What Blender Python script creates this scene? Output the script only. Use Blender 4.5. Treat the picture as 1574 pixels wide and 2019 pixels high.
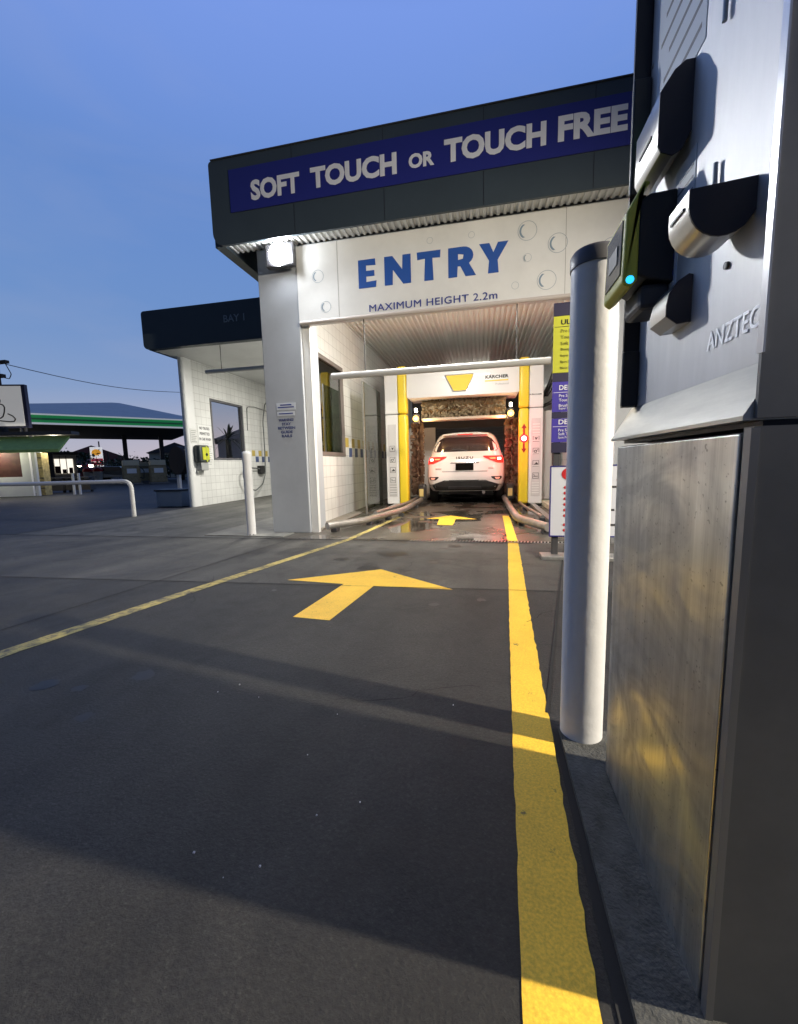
import bpy, bmesh, math, random
from mathutils import Vector, Matrix
random.seed(7)
R = math.radians
for o in list(bpy.data.objects): bpy.data.objects.remove(o)
scn = bpy.context.scene
C = scn.collection

# ------------------------------------------------------------------ camera
cd = bpy.data.cameras.new('camera'); cam = bpy.data.objects.new('camera', cd); C.objects.link(cam)
cd.sensor_fit = 'VERTICAL'; cd.sensor_height = 36.0; cd.lens = 36.0*792.44/2019
cd.clip_start = 0.02; cd.clip_end = 3000
yaw, pit, rol = 0.208641656, -0.118883992, 0.024971096
M = Matrix.Rotation(yaw, 3, 'Z') @ Matrix.Rotation(pit, 3, 'X') @ Matrix.Rotation(rol, 3, 'Y')
cam.matrix_world = Matrix.Translation((0, 0, 1.0)) @ (M @ Matrix.Rotation(R(90), 3, 'X')).to_4x4()
scn.camera = cam

# ------------------------------------------------------------------ sky
w = bpy.data.worlds.new('World'); scn.world = w; w.use_nodes = True
nt = w.node_tree; bg = nt.nodes['Background']
sky = nt.nodes.new('ShaderNodeTexSky'); sky.sky_type = 'NISHITA'; sky.sun_disc = False   # sun just gone, low behind the side bay
sky.sun_elevation = R(0.0); sky.sun_rotation = R(-36); sky.ozone_density = 2.0; sky.air_density = 1.0; sky.dust_density = 1.0
tcw = nt.nodes.new('ShaderNodeTexCoord'); sep = nt.nodes.new('ShaderNodeSeparateXYZ'); nt.links.new(tcw.outputs['Generated'], sep.inputs[0])
cr_ = nt.nodes.new('ShaderNodeValToRGB'); nt.links.new(sep.outputs[2], cr_.inputs[0]); el = cr_.color_ramp.elements
el[0].position = 0.0; el[0].color = (.43, .46, .55, 1); el[1].position = 1.0; el[1].color = (.05, .09, .25, 1)
for p_, c_ in ((.06, (.37, .41, .54, 1)), (.16, (.21, .32, .55, 1)), (.30, (.145, .275, .57, 1)), (.5, (.13, .255, .60, 1)), (.70, (.19, .32, .78, 1)), (.80, (.15, .26, .66, 1))):
    e_ = el.new(p_); e_.color = c_
sc_ = nt.nodes.new('ShaderNodeVectorMath'); sc_.operation = 'SCALE'; sc_.inputs['Scale'].default_value = SKY_N = .02
nt.links.new(sky.outputs[0], sc_.inputs[0])
ad_ = nt.nodes.new('ShaderNodeVectorMath'); ad_.operation = 'ADD'; mpw = nt.nodes.new('ShaderNodeMapping'); mpw.inputs['Scale'].default_value = (1.6, 1.6, 6.0); nt.links.new(tcw.outputs['Generated'], mpw.inputs['Vector'])
nzw = nt.nodes.new('ShaderNodeTexNoise'); nzw.inputs['Scale'].default_value = 1.6; nzw.inputs['Detail'].default_value = 6; nzw.inputs['Distortion'].default_value = .4; nt.links.new(mpw.outputs[0], nzw.inputs['Vector'])
cld = nt.nodes.new('ShaderNodeMapRange'); cld.inputs[1].default_value = .48; cld.inputs[2].default_value = .72; cld.inputs[3].default_value = 0; cld.inputs[4].default_value = .12; nt.links.new(nzw.outputs[0], cld.inputs[0])
mxw = nt.nodes.new('ShaderNodeMix'); mxw.data_type = 'RGBA'; mxw.inputs['B'].default_value = (.40, .42, .55, 1); nt.links.new(cld.outputs[0], mxw.inputs['Factor']); nt.links.new(cr_.outputs[0], mxw.inputs['A'])
nt.links.new(mxw.outputs['Result'], ad_.inputs[0]); nt.links.new(sc_.outputs[0], ad_.inputs[1])
dk_ = nt.nodes.new('ShaderNodeMapRange'); dk_.interpolation_type = 'SMOOTHSTEP'   # night side of the sky, behind the camera
dk_.inputs[1].default_value = -.55; dk_.inputs[2].default_value = .35; dk_.inputs[3].default_value = .24; dk_.inputs[4].default_value = 1.0; nt.links.new(sep.outputs[1], dk_.inputs[0])
sd_ = nt.nodes.new('ShaderNodeVectorMath'); sd_.operation = 'SCALE'; nt.links.new(ad_.outputs[0], sd_.inputs[0]); nt.links.new(dk_.outputs[0], sd_.inputs['Scale'])
nt.links.new(sd_.outputs[0], bg.inputs[0]); bg.inputs[1].default_value = 1.0
scn.view_settings.view_transform = 'Standard'; scn.view_settings.look = 'None'
scn.view_settings.exposure = 0.0; scn.view_settings.gamma = 1.0
scn.cycles.max_bounces = 6; scn.cycles.diffuse_bounces = 3; scn.cycles.glossy_bounces = 4
scn.cycles.transparent_max_bounces = 8; scn.cycles.sample_clamp_indirect = 4.0
scn.cycles.use_denoising = True

# ------------------------------------------------------------------ materials
MATS = {}
def mat(name, col, rough=0.6, metal=0.0, emit=None, estr=1.0, spec=0.5, var=0.0, vscale=8.0, bump=0.0, bscale=60.0, rvar=0.0, stretch=None, trans=0.0, alpha=1.0, coat=0.0):
    if name in MATS: return MATS[name]
    m = bpy.data.materials.new(name); m.use_nodes = True
    t = m.node_tree; b = t.nodes['Principled BSDF']
    b.inputs['Base Color'].default_value = (*col, 1); b.inputs['Roughness'].default_value = rough
    b.inputs['Metallic'].default_value = metal; b.inputs['Specular IOR Level'].default_value = spec
    b.inputs['Coat Weight'].default_value = coat
    if trans: b.inputs['Transmission Weight'].default_value = trans
    if emit:
        b.inputs['Emission Color'].default_value = (*emit, 1); b.inputs['Emission Strength'].default_value = estr
    if var or bump or rvar:
        tc = t.nodes.new('ShaderNodeTexCoord'); mp = t.nodes.new('ShaderNodeMapping')
        t.links.new(tc.outputs['Object'], mp.inputs['Vector'])
        if stretch: mp.inputs['Scale'].default_value = stretch
        n = t.nodes.new('ShaderNodeTexNoise'); n.inputs['Scale'].default_value = vscale; n.inputs['Detail'].default_value = 6
        n.inputs['Roughness'].default_value = 0.65
        t.links.new(mp.outputs[0], n.inputs['Vector'])
        if var:
            r = t.nodes.new('ShaderNodeMapRange'); r.inputs[1].default_value = 0.3; r.inputs[2].default_value = 0.7
            r.inputs[3].default_value = 1-var; r.inputs[4].default_value = 1+var
            t.links.new(n.outputs[0], r.inputs[0])
            hs = t.nodes.new('ShaderNodeHueSaturation'); hs.inputs['Color'].default_value = (*col, 1)
            t.links.new(r.outputs[0], hs.inputs['Value']); t.links.new(hs.outputs[0], b.inputs['Base Color'])
        if rvar:
            r2 = t.nodes.new('ShaderNodeMapRange'); r2.inputs[1].default_value = 0.3; r2.inputs[2].default_value = 0.7
            r2.inputs[3].default_value = max(.02, rough-rvar); r2.inputs[4].default_value = min(1, rough+rvar)
            t.links.new(n.outputs[0], r2.inputs[0]); t.links.new(r2.outputs[0], b.inputs['Roughness'])
        if bump:
            n2 = t.nodes.new('ShaderNodeTexNoise'); n2.inputs['Scale'].default_value = bscale; n2.inputs['Detail'].default_value = 4
            t.links.new(mp.outputs[0], n2.inputs['Vector'])
            bp = t.nodes.new('ShaderNodeBump'); bp.inputs['Strength'].default_value = bump; bp.inputs['Distance'].default_value = 0.01
            t.links.new(n2.outputs[0], bp.inputs['Height']); t.links.new(bp.outputs[0], b.inputs['Normal'])
    MATS[name] = m; return m

def ground_mat(name, c1, c2, wet=False, speck=0.25):
    m = bpy.data.materials.new(name); m.use_nodes = True; t = m.node_tree; b = t.nodes['Principled BSDF']; L = t.links.new
    tc = t.nodes.new('ShaderNodeTexCoord')
    def noise(s, d=6, r=.6, dist=0.0):
        n = t.nodes.new('ShaderNodeTexNoise'); n.inputs['Scale'].default_value = s; n.inputs['Detail'].default_value = d
        n.inputs['Roughness'].default_value = r; n.inputs['Distortion'].default_value = dist; L(tc.outputs['Object'], n.inputs['Vector']); return n
    big = noise(.7, 5, .55, .6); fine = noise(95, 4, .75); mid = noise(9, 8, .7)
    mix = t.nodes.new('ShaderNodeMix'); mix.data_type = 'RGBA'; mix.inputs['A'].default_value = (*c1, 1); mix.inputs['B'].default_value = (*c2, 1)
    mr = t.nodes.new('ShaderNodeMapRange'); mr.inputs[1].default_value = .35; mr.inputs[2].default_value = .68; L(big.outputs[0], mr.inputs[0]); L(mr.outputs[0], mix.inputs['Factor'])
    def mulc(prev, nz, lo, hi, a=.3, c=.7):
        q = t.nodes.new('ShaderNodeMapRange'); q.inputs[1].default_value = a; q.inputs[2].default_value = c; q.inputs[3].default_value = lo; q.inputs[4].default_value = hi
        L(nz.outputs[0], q.inputs[0]); h = t.nodes.new('ShaderNodeHueSaturation'); L(q.outputs[0], h.inputs['Value']); L(prev, h.inputs['Color']); return h.outputs[0]
    c = mulc(mix.outputs['Result'], mid, .82, 1.2); c = mulc(c, fine, 1-speck, 1+speck)
    mpg = t.nodes.new('ShaderNodeMapping'); mpg.inputs['Scale'].default_value = (2.6, .16, 1); L(tc.outputs['Object'], mpg.inputs['Vector'])
    trk = t.nodes.new('ShaderNodeTexNoise'); trk.inputs['Scale'].default_value = 1.0; trk.inputs['Detail'].default_value = 5; L(mpg.outputs[0], trk.inputs['Vector']); c = mulc(c, trk, .72, 1.18, .38, .62)
    st = noise(2.3, 8, .62, 1.6); c = mulc(c, st, .62, 1.12, .30, .52)
    vo = t.nodes.new('ShaderNodeTexVoronoi'); vo.inputs['Scale'].default_value = 230; L(tc.outputs['Object'], vo.inputs['Vector'])
    vs_ = t.nodes.new('ShaderNodeSeparateColor'); L(vo.outputs['Color'], vs_.inputs[0]); vr = t.nodes.new('ShaderNodeMapRange'); vr.inputs[1].default_value = .86; vr.inputs[2].default_value = 1.0; vr.inputs[3].default_value = 1.0; vr.inputs[4].default_value = 1.6
    L(vs_.outputs[0], vr.inputs[0]); hv = t.nodes.new('ShaderNodeHueSaturation'); L(vr.outputs[0], hv.inputs['Value']); L(c, hv.inputs['Color']); c = hv.outputs[0]
    L(c, b.inputs['Base Color'])
    bp = t.nodes.new('ShaderNodeBump'); bp.inputs['Strength'].default_value = .6; bp.inputs['Distance'].default_value = .006; L(fine.outputs[0], bp.inputs['Height'])
    if wet:
        pn = noise(1.1, 3, .5, .8); q = t.nodes.new('ShaderNodeMapRange'); q.inputs[1].default_value = .44; q.inputs[2].default_value = .54; q.inputs[3].default_value = .05; q.inputs[4].default_value = .38
        L(pn.outputs[0], q.inputs[0]); L(q.outputs[0], b.inputs['Roughness'])
        q2 = t.nodes.new('ShaderNodeMapRange'); q2.inputs[1].default_value = .44; q2.inputs[2].default_value = .54; q2.inputs[3].default_value = .0; q2.inputs[4].default_value = .25
        L(pn.outputs[0], q2.inputs[0]); L(q2.outputs[0], bp.inputs['Strength'])
    else:
        q = t.nodes.new('ShaderNodeMapRange'); q.inputs[3].default_value = .55; q.inputs[4].default_value = .85; L(mid.outputs[0], q.inputs[0]); L(q.outputs[0], b.inputs['Roughness'])
    L(bp.outputs[0], b.inputs['Normal']); return m

def tile_mat(name, col, grout, axis, sx=.2, sz=.2, rough=.3):
    m = bpy.data.materials.new(name); m.use_nodes = True; t = m.node_tree; b = t.nodes['Principled BSDF']; L = t.links.new
    g = t.nodes.new('ShaderNodeNewGeometry'); s = t.nodes.new('ShaderNodeSeparateXYZ'); L(g.outputs['Position'], s.inputs[0])
    cx = t.nodes.new('ShaderNodeCombineXYZ'); L(s.outputs[axis], cx.inputs[0]); L(s.outputs[2], cx.inputs[1])
    br = t.nodes.new('ShaderNodeTexBrick'); br.offset = 0.0; br.squash = 1.0
    br.inputs['Scale'].default_value = 1.0; br.inputs['Brick Width'].default_value = sx; br.inputs['Row Height'].default_value = sz
    br.inputs['Mortar Size'].default_value = .004; br.inputs['Mortar Smooth'].default_value = .1
    br.inputs['Color1'].default_value = (*col, 1); br.inputs['Color2'].default_value = (*[c*.94 for c in col], 1); br.inputs['Mortar'].default_value = (*grout, 1)
    L(cx.outputs[0], br.inputs['Vector']); 
    n = t.nodes.new('ShaderNodeTexNoise'); n.inputs['Scale'].default_value = 1.3; n.inputs['Detail'].default_value = 6; L(g.outputs['Position'], n.inputs['Vector'])
    mr = t.nodes.new('ShaderNodeMapRange'); mr.inputs[1].default_value = .3; mr.inputs[2].default_value = .7; mr.inputs[3].default_value = .86; mr.inputs[4].default_value = 1.06; L(n.outputs[0], mr.inputs[0])
    h = t.nodes.new('ShaderNodeHueSaturation'); L(mr.outputs[0], h.inputs['Value']); L(br.outputs['Color'], h.inputs['Color']); L(h.outputs[0], b.inputs['Base Color'])
    b.inputs['Roughness'].default_value = rough; MATS[name] = m; return m

def glass_mat(name, tint, refl=1.0, ior=1.45):
    m = bpy.data.materials.new(name); m.use_nodes = True; t = m.node_tree; L = t.links.new
    for n in list(t.nodes):
        if n.type == 'BSDF_PRINCIPLED': t.nodes.remove(n)
    tr = t.nodes.new('ShaderNodeBsdfTransparent'); tr.inputs[0].default_value = (*tint, 1)
    gl = t.nodes.new('ShaderNodeBsdfGlossy'); gl.inputs['Roughness'].default_value = .03; gl.inputs[0].default_value = (refl, refl, refl, 1)
    fr = t.nodes.new('ShaderNodeFresnel'); fr.inputs[0].default_value = ior
    ge = t.nodes.new('ShaderNodeNewGeometry'); iv = t.nodes.new('ShaderNodeMath'); iv.operation = 'SUBTRACT'; iv.inputs[0].default_value = 1.0; L(ge.outputs['Backfacing'], iv.inputs[1])
    mu = t.nodes.new('ShaderNodeMath'); mu.operation = 'MULTIPLY'; L(fr.outputs[0], mu.inputs[0]); L(iv.outputs[0], mu.inputs[1])
    mx = t.nodes.new('ShaderNodeMixShader'); L(mu.outputs[0], mx.inputs[0]); L(tr.outputs[0], mx.inputs[1]); L(gl.outputs[0], mx.inputs[2])
    L(mx.outputs[0], t.nodes['Material Output'].inputs[0]); MATS[name] = m; return m

white = mat('white_paint', (.78, .79, .78), .45, var=.05, vscale=2)
white_panel = mat('white_panel', (.72, .73, .72), .5, var=.08, vscale=1.5)
column_paint = mat('column_paint', (.40, .43, .47), .55, var=.07, vscale=2)
slate = mat('slate_cladding', (.04, .055, .065), .4, var=.08, vscale=2)
navy = mat('navy_band', (.018, .022, .19), .4)
signwhite = mat('sign_white', (.75, .77, .8), .5)
blue = mat('letter_blue', (.02, .085, .36), .5)
dkblue = mat('letter_dark_blue', (.03, .05, .25), .5)
palegrey = mat('pale_grey_letter', (.22, .27, .31), .5)
ribmetal = mat('ribbed_lining', (.76, .76, .73), .35, metal=.15)
tile_y = tile_mat('white_tile', (.76, .77, .75), (.42, .42, .41), 1)
yellow = mat('gantry_yellow', (.80, .60, .03), .35, coat=.3)
gwhite = mat('gantry_white', (.78, .78, .79), .35, coat=.2)
gseam = mat('gantry_seam', (.12, .12, .12), .6)
def paint_mat(name, col, under, lo, hi, scale=26):
    m = bpy.data.materials.new(name); m.use_nodes = True; t = m.node_tree; b = t.nodes['Principled BSDF']; L = t.links.new
    tc = t.nodes.new('ShaderNodeTexCoord')
    def nz(sc, d, r=.6): 
        n = t.nodes.new('ShaderNodeTexNoise'); n.inputs['Scale'].default_value = sc; n.inputs['Detail'].default_value = d; n.inputs['Roughness'].default_value = r; L(tc.outputs['Object'], n.inputs['Vector']); return n
    n1 = nz(scale, 9, .75); n2 = nz(2.2, 4); n3 = nz(170, 2)
    ad = t.nodes.new('ShaderNodeMath'); ad.operation = 'MULTIPLY_ADD'; ad.inputs[1].default_value = .55; L(n2.outputs[0], ad.inputs[0]); L(n1.outputs[0], ad.inputs[2])
    mr = t.nodes.new('ShaderNodeMapRange'); mr.inputs[1].default_value = lo; mr.inputs[2].default_value = hi; L(ad.outputs[0], mr.inputs[0])
    q = t.nodes.new('ShaderNodeMapRange'); q.inputs[1].default_value = .3; q.inputs[2].default_value = .7; q.inputs[3].default_value = .78; q.inputs[4].default_value = 1.12; L(n3.outputs[0], q.inputs[0])
    q2 = t.nodes.new('ShaderNodeMapRange'); q2.inputs[1].default_value = .3; q2.inputs[2].default_value = .7; q2.inputs[3].default_value = .82; q2.inputs[4].default_value = 1.08; L(n2.outputs[0], q2.inputs[0])
    mu = t.nodes.new('ShaderNodeMath'); mu.operation = 'MULTIPLY'; L(q.outputs[0], mu.inputs[0]); L(q2.outputs[0], mu.inputs[1])
    h = t.nodes.new('ShaderNodeHueSaturation'); h.inputs['Color'].default_value = (*col, 1); L(mu.outputs[0], h.inputs['Value'])
    mx = t.nodes.new('ShaderNodeMix'); mx.data_type = 'RGBA'; mx.inputs['A'].default_value = (*under, 1); L(h.outputs[0], mx.inputs['B']); L(mr.outputs[0], mx.inputs['Factor']); L(mx.outputs['Result'], b.inputs['Base Color'])
    b.inputs['Roughness'].default_value = .6; bp = t.nodes.new('ShaderNodeBump'); bp.inputs['Strength'].default_value = .3; bp.inputs['Distance'].default_value = .003; L(n3.outputs[0], bp.inputs['Height']); L(bp.outputs[0], b.inputs['Normal']); return m
linepaint = paint_mat('line_paint', (.92, .57, .045), (.16, .11, .03), .57, .63)
lineworn = paint_mat('line_paint_worn', (.60, .48, .14), (.09, .085, .06), .66, .84, 18)
black = mat('black_plastic', (.015, .015, .017), .4)
rubber = mat('black_rubber', (.02, .02, .02), .8)
dkgrey = mat('dark_grey', (.05, .05, .055), .5)
midgrey = mat('mid_grey', (.2, .2, .2), .5)
steel = mat('galvanised_steel', (.45, .45, .44), .38, metal=.8, var=.15, vscale=20)
def door_mat(name, col):
    m = bpy.data.materials.new(name); m.use_nodes = True; t = m.node_tree; b = t.nodes['Principled BSDF']; L = t.links.new
    tc = t.nodes.new('ShaderNodeTexCoord')
    def nz(scl, sc, d, dist=0.0):
        mp = t.nodes.new('ShaderNodeMapping'); mp.inputs['Scale'].default_value = scl; L(tc.outputs['Object'], mp.inputs['Vector'])
        n = t.nodes.new('ShaderNodeTexNoise'); n.inputs['Scale'].default_value = sc; n.inputs['Detail'].default_value = d; n.inputs['Distortion'].default_value = dist; L(mp.outputs[0], n.inputs['Vector']); return n.outputs[0]
    def rng(x, a_, b_, c, d): 
        r = t.nodes.new('ShaderNodeMapRange'); r.inputs[1].default_value = a_; r.inputs[2].default_value = b_; r.inputs[3].default_value = c; r.inputs[4].default_value = d; L(x, r.inputs[0]); return r.outputs[0]
    def mul(x, y): 
        k = t.nodes.new('ShaderNodeMath'); k.operation = 'MULTIPLY'; L(x, k.inputs[0]); L(y, k.inputs[1]); return k.outputs[0]
    st = rng(nz((1, 30, 1.2), 1.4, 5), .3, .7, .80, 1.14); fine = rng(nz((1, 260, 5), 1.0, 3), .3, .7, .90, 1.08); sm = rng(nz((1, 2.2, 3.4), 1.6, 4, 2.2), .36, .62, .72, 1.12); pit = rng(nz((1, 1, 1), 120, 2), .66, .74, 1.0, .55)
    v = mul(mul(mul(st, fine), sm), pit); h = t.nodes.new('ShaderNodeHueSaturation'); h.inputs['Color'].default_value = (*col, 1); L(v, h.inputs['Value']); L(h.outputs[0], b.inputs['Base Color'])
    b.inputs['Metallic'].default_value = 1.0; L(rng(nz((1, 2.2, 3.4), 1.6, 4, 2.2), .36, .62, .46, .30), b.inputs['Roughness']); return m
stainless = door_mat('brushed_stainless', (.80, .80, .78))
stainless_panel = mat('satin_panel', (.71, .70, .69), .57, metal=.75, var=.10, vscale=2.2, rvar=.07, stretch=(1, 5, 1))
side_metal = mat('dark_side_metal', (.20, .205, .21), .5, metal=.6, var=.1, vscale=8)
hoodlit = mat('hood_steel', (.66, .66, .64), .28, metal=1.0, var=.05)
hoodshade = mat('hood_shade', (.03, .027, .035), .45)  # shaded counterpart of the hood steel, shadow put into the colour
concrete = mat('concrete', (.20, .20, .19), .8, var=.25, vscale=12, bump=.3)
kerbmat = mat('kerb_concrete', (.062, .064, .060), .85, var=.45, vscale=25, bump=.6, bscale=140)
green = mat('green_band', (.02, .30, .10), .45, emit=(.02, .30, .08), estr=.28)  # emission added to lift the dim canopy fascia
greenaw = mat('green_awning', (.27, .45, .14), .7, var=.15, vscale=5)
roofgrey = mat('grey_roof', (.50, .50, .47), .6, var=.08, vscale=1)
tan = mat('tan_cover', (.28, .23, .13), .8, var=.3, vscale=6)
maroon = mat('maroon_board', (.07, .02, .02), .7, var=.3, vscale=5)
red = mat('red_paint', (.5, .01, .015), .5)
orange = mat('orange_paint', (.75, .25, .02), .5)
lime = mat('lime_yellow', (.50, .52, .03), .5)
limeface = mat('reader_lime', (.55, .55, .06), .4)
indigo = mat('indigo_panel', (.045, .03, .33), .5)
darkpurple = mat('dark_purple', (.015, .013, .05), .5)
carpaint = mat('white_car_paint', (.78, .77, .75), .25, coat=.6)
carglass = mat('dark_car_glass', (.03, .02, .02), .06, spec=.8)
foliage = mat('dark_foliage', (.035, .055, .025), .8, var=.4, vscale=3)
bark = mat('dark_bark', (.04, .035, .03), .9)
tilegold = mat('tile_gold', (.50, .38, .08), .35)
tileblue = mat('tile_blue', (.05, .08, .20), .35)

# ------------------------------------------------------------------ builders
class MB:
    def __init__(s): s.bm = bmesh.new()
    def box(s, a, b, bev=0.0, seg=2):
        g = bmesh.ops.create_cube(s.bm, size=1.0)['verts']
        for v in g:
            v.co = Vector([(a[i]+b[i])/2 + v.co[i]*(b[i]-a[i]) for i in range(3)])
        if bev:
            es = list({e for v in g for e in v.link_edges})
            bmesh.ops.bevel(s.bm, geom=es, offset=bev, segments=seg, affect='EDGES', profile=.5)
        return s
    def poly(s, pts): s.bm.faces.new([s.bm.verts.new(p) for p in pts]); return s
    def prism(s, pts2, f, a, b):
        # pts2: 2D outline, f(u,v,t)->xyz, extruded t from a to b
        A = [s.bm.verts.new(f(u, v, a)) for u, v in pts2]; B = [s.bm.verts.new(f(u, v, b)) for u, v in pts2]
        s.bm.faces.new(A[::-1]); s.bm.faces.new(B); n = len(A)
        for i in range(n): s.bm.faces.new((A[i], A[(i+1) % n], B[(i+1) % n], B[i]))
        return s
    def tube(s, path, r, n=12, closed=False, cap=True):
        P = [Vector(p) for p in path]; rings = []; m = len(P)
        rr = r if isinstance(r, (list, tuple)) else [r]*m
        up = None
        for i in range(m):
            if closed: d = P[(i+1) % m]-P[i-1]
            else: d = P[min(i+1, m-1)]-P[max(i-1, 0)]
            d.normalize()
            if up is None: up = Vector((0, 0, 1)) if abs(d.z) < .9 else Vector((0, 1, 0))
            x = d.cross(up).normalized(); up2 = x.cross(d).normalized(); up = up2
            rings.append([s.bm.verts.new(P[i]+(x*math.cos(2*math.pi*k/n)+up2*math.sin(2*math.pi*k/n))*rr[i]) for k in range(n)])
        for i in range(m if closed else m-1):
            a, b = rings[i], rings[(i+1) % m]
            for k in range(n): s.bm.faces.new((a[k], a[(k+1) % n], b[(k+1) % n], b[k]))
        if cap and not closed: s.bm.faces.new(rings[0][::-1]); s.bm.faces.new(rings[-1])
        return s
    def cyl(s, a, b, r, n=24, r2=None): return s.tube([a, b], [r, r if r2 is None else r2], n)
    def lathe(s, c, prof, n=24):
        rings = [[s.bm.verts.new((c[0]+r*math.cos(2*math.pi*k/n), c[1]+r*math.sin(2*math.pi*k/n), c[2]+z)) for k in range(n)] for r, z in prof]
        for a, b in zip(rings, rings[1:]):
            for k in range(n): s.bm.faces.new((a[k], a[(k+1) % n], b[(k+1) % n], b[k]))
        s.bm.faces.new(rings[0][::-1]); s.bm.faces.new(rings[-1]); return s
    def grid(s, rows):
        V = [[s.bm.verts.new(p) for p in row] for row in rows]
        for a, b in zip(V, V[1:]):
            for i in range(len(a)-1): s.bm.faces.new((a[i], a[i+1], b[i+1], b[i]))
        return s
    def text(s, body, org, u, v, width=None, height=None, bold=0.0, depth=.003, shear=0.0, res=3, space=1.0, align='L'):
        c = bpy.data.curves.new('t', 'FONT'); c.body = body; c.size = 1.0; c.resolution_u = res; c.shear = shear; c.space_character = space
        c.extrude = .01; c.bevel_depth = bold; c.bevel_resolution = 0
        o = bpy.data.objects.new('t', c); me = o.to_mesh()
        xs = [q.co.x for q in me.vertices]; ys = [q.co.y for q in me.vertices]; zs = [q.co.z for q in me.vertices]
        x0, x1, y0, y1, z0, z1 = min(xs), max(xs), min(ys), max(ys), min(zs), max(zs)
        sy = height/(y1-y0) if height else None; sx = width/(x1-x0) if width else sy
        sy = sy or sx; U = Vector(u).normalized(); V = Vector(v).normalized(); N = U.cross(V); O = Vector(org)
        off = 0 if align == 'L' else (-(x1-x0)*sx/2 if align == 'C' else -(x1-x0)*sx)
        vs = [s.bm.verts.new(O+U*((q.co.x-x0)*sx+off)+V*((q.co.y-y0)*sy)+N*(depth*(q.co.z-z0)/(z1-z0))) for q in me.vertices]
        for f in me.polygons:
            try: s.bm.faces.new([vs[i] for i in f.vertices])
            except ValueError: pass
        o.to_mesh_clear(); bpy.data.objects.remove(o); bpy.data.curves.remove(c); return s
    def build(s, name, m, parent=None, smooth=False, local=False, bevel=0.0):
        bm = s.bm
        if parent is not None and not local:
            base = ROOT.get(parent.name, Vector((0, 0, 0)))
            for v in bm.verts: v.co -= base
        bmesh.ops.recalc_face_normals(bm, faces=bm.faces)
        if smooth:
            for f in bm.faces: f.smooth = True
            for e in bm.edges:
                if len(e.link_faces) == 2 and e.calc_face_angle(0) > R(38): e.smooth = False
        me = bpy.data.meshes.new(name); bm.to_mesh(me); bm.free()
        for mm in (m if isinstance(m, (list, tuple)) else [m]): me.materials.append(mm)
        o = bpy.data.objects.new(name, me); C.objects.link(o)
        if parent is not None:
            o.parent = parent; ROOT[o.name] = ROOT.get(parent.name, Vector((0, 0, 0)))
        if bevel:
            md = o.modifiers.new('bevel', 'BEVEL'); md.width = bevel; md.segments = 2; md.limit_method = 'ANGLE'
        return o
ROOT = {}
def thing(name, label, cat, loc=(0, 0, 0), rz=0.0, group=None):
    o = bpy.data.objects.new(name, None); C.objects.link(o); o.location = loc; o.rotation_euler = (0, 0, rz); o.empty_display_size = .1
    ROOT[o.name] = Vector(loc); o['label'] = label; o['category'] = cat
    if group: o['group'] = group
    return o
def tag(o, label, cat, group=None):
    o['label'] = label; o['category'] = cat
    if group: o['group'] = group
    return o
def struct(o): o['kind'] = 'structure'; return o
def copy_thing(src, loc, rz, label):
    r = src.copy(); C.objects.link(r); r.location = loc; r.rotation_euler = (0, 0, rz); r['label'] = label
    for ch in src.children:
        c = ch.copy(); C.objects.link(c); c.parent = r
        for g in ch.children:
            d = g.copy(); C.objects.link(d); d.parent = c
    return r
def light(name, kind, loc, energy, col, target=None, size=.3, size_y=None, spot=None, blend=.5):
    l = bpy.data.lights.new(name, kind); l.energy = energy; l.color = col
    if kind == 'AREA':
        l.shape = 'RECTANGLE'; l.size = size; l.size_y = size_y or size
    else: l.shadow_soft_size = size
    if kind == 'SPOT': l.spot_size = R(spot); l.spot_blend = blend
    o = bpy.data.objects.new(name, l); C.objects.link(o); o.location = loc; o['kind'] = 'helper'
    if target is not None: o.rotation_euler = (Vector(target)-Vector(loc)).to_track_quat('-Z', 'Y').to_euler()
    return o

S = .03
def gz(y): return S*(5.1-y) if y < 5.1 else 0.0
X_, Y_, Z_ = Vector((1, 0, 0)), Vector((0, 1, 0)), Vector((0, 0, 1))

# ------------------------------------------------------------------ ground
asphalt = ground_mat('asphalt', (.016, .018, .022), (.03, .031, .034))
forecourt_m = ground_mat('forecourt_concrete', (.036, .035, .031), (.068, .065, .057), speck=.35)
forecourt_d = ground_mat('forecourt_near_shade', (.015, .0145, .013), (.028, .027, .0235), speck=.5)  # near slab: colour darkened to stand in for the foreground shade
bay1floor_m = ground_mat('bay_concrete', (.06, .06, .055), (.10, .10, .09))
wet_m = ground_mat('wet_concrete', (.05, .046, .038), (.10, .09, .075), wet=True)
struct(MB().poly([(-900, -900, -.012), (900, -900, -.012), (900, 900, -.012), (-900, 900, -.012)]).build('ground', asphalt))
jy = lambda x: 2.938+.0455*x
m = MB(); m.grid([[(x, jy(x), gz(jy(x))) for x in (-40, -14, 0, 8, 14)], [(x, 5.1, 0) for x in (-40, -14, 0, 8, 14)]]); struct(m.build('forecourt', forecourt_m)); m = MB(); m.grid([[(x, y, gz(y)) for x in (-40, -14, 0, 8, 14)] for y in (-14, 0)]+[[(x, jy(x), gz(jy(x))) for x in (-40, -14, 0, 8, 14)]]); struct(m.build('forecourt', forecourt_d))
m = MB(); m.poly([(-2.75, 5.1, 0), (1.76, 5.1, 0), (1.76, 16.2, 0), (-2.75, 16.2, 0)]); struct(m.build('bay_floor', wet_m))
m = MB(); m.poly([(-7.62, 5.1, 0), (-2.75, 5.1, 0), (-2.75, 16.2, 0), (-7.55, 16.2, 0), (-7.55, 9.2, 0)]); struct(m.build('side_bay_floor', bay1floor_m))
m = MB(); m.poly([(1.76, 5.1, 0), (9, 5.1, 0), (9, 16.2, 0), (1.76, 16.2, 0)]); struct(m.build('side_yard', bay1floor_m))
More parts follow.
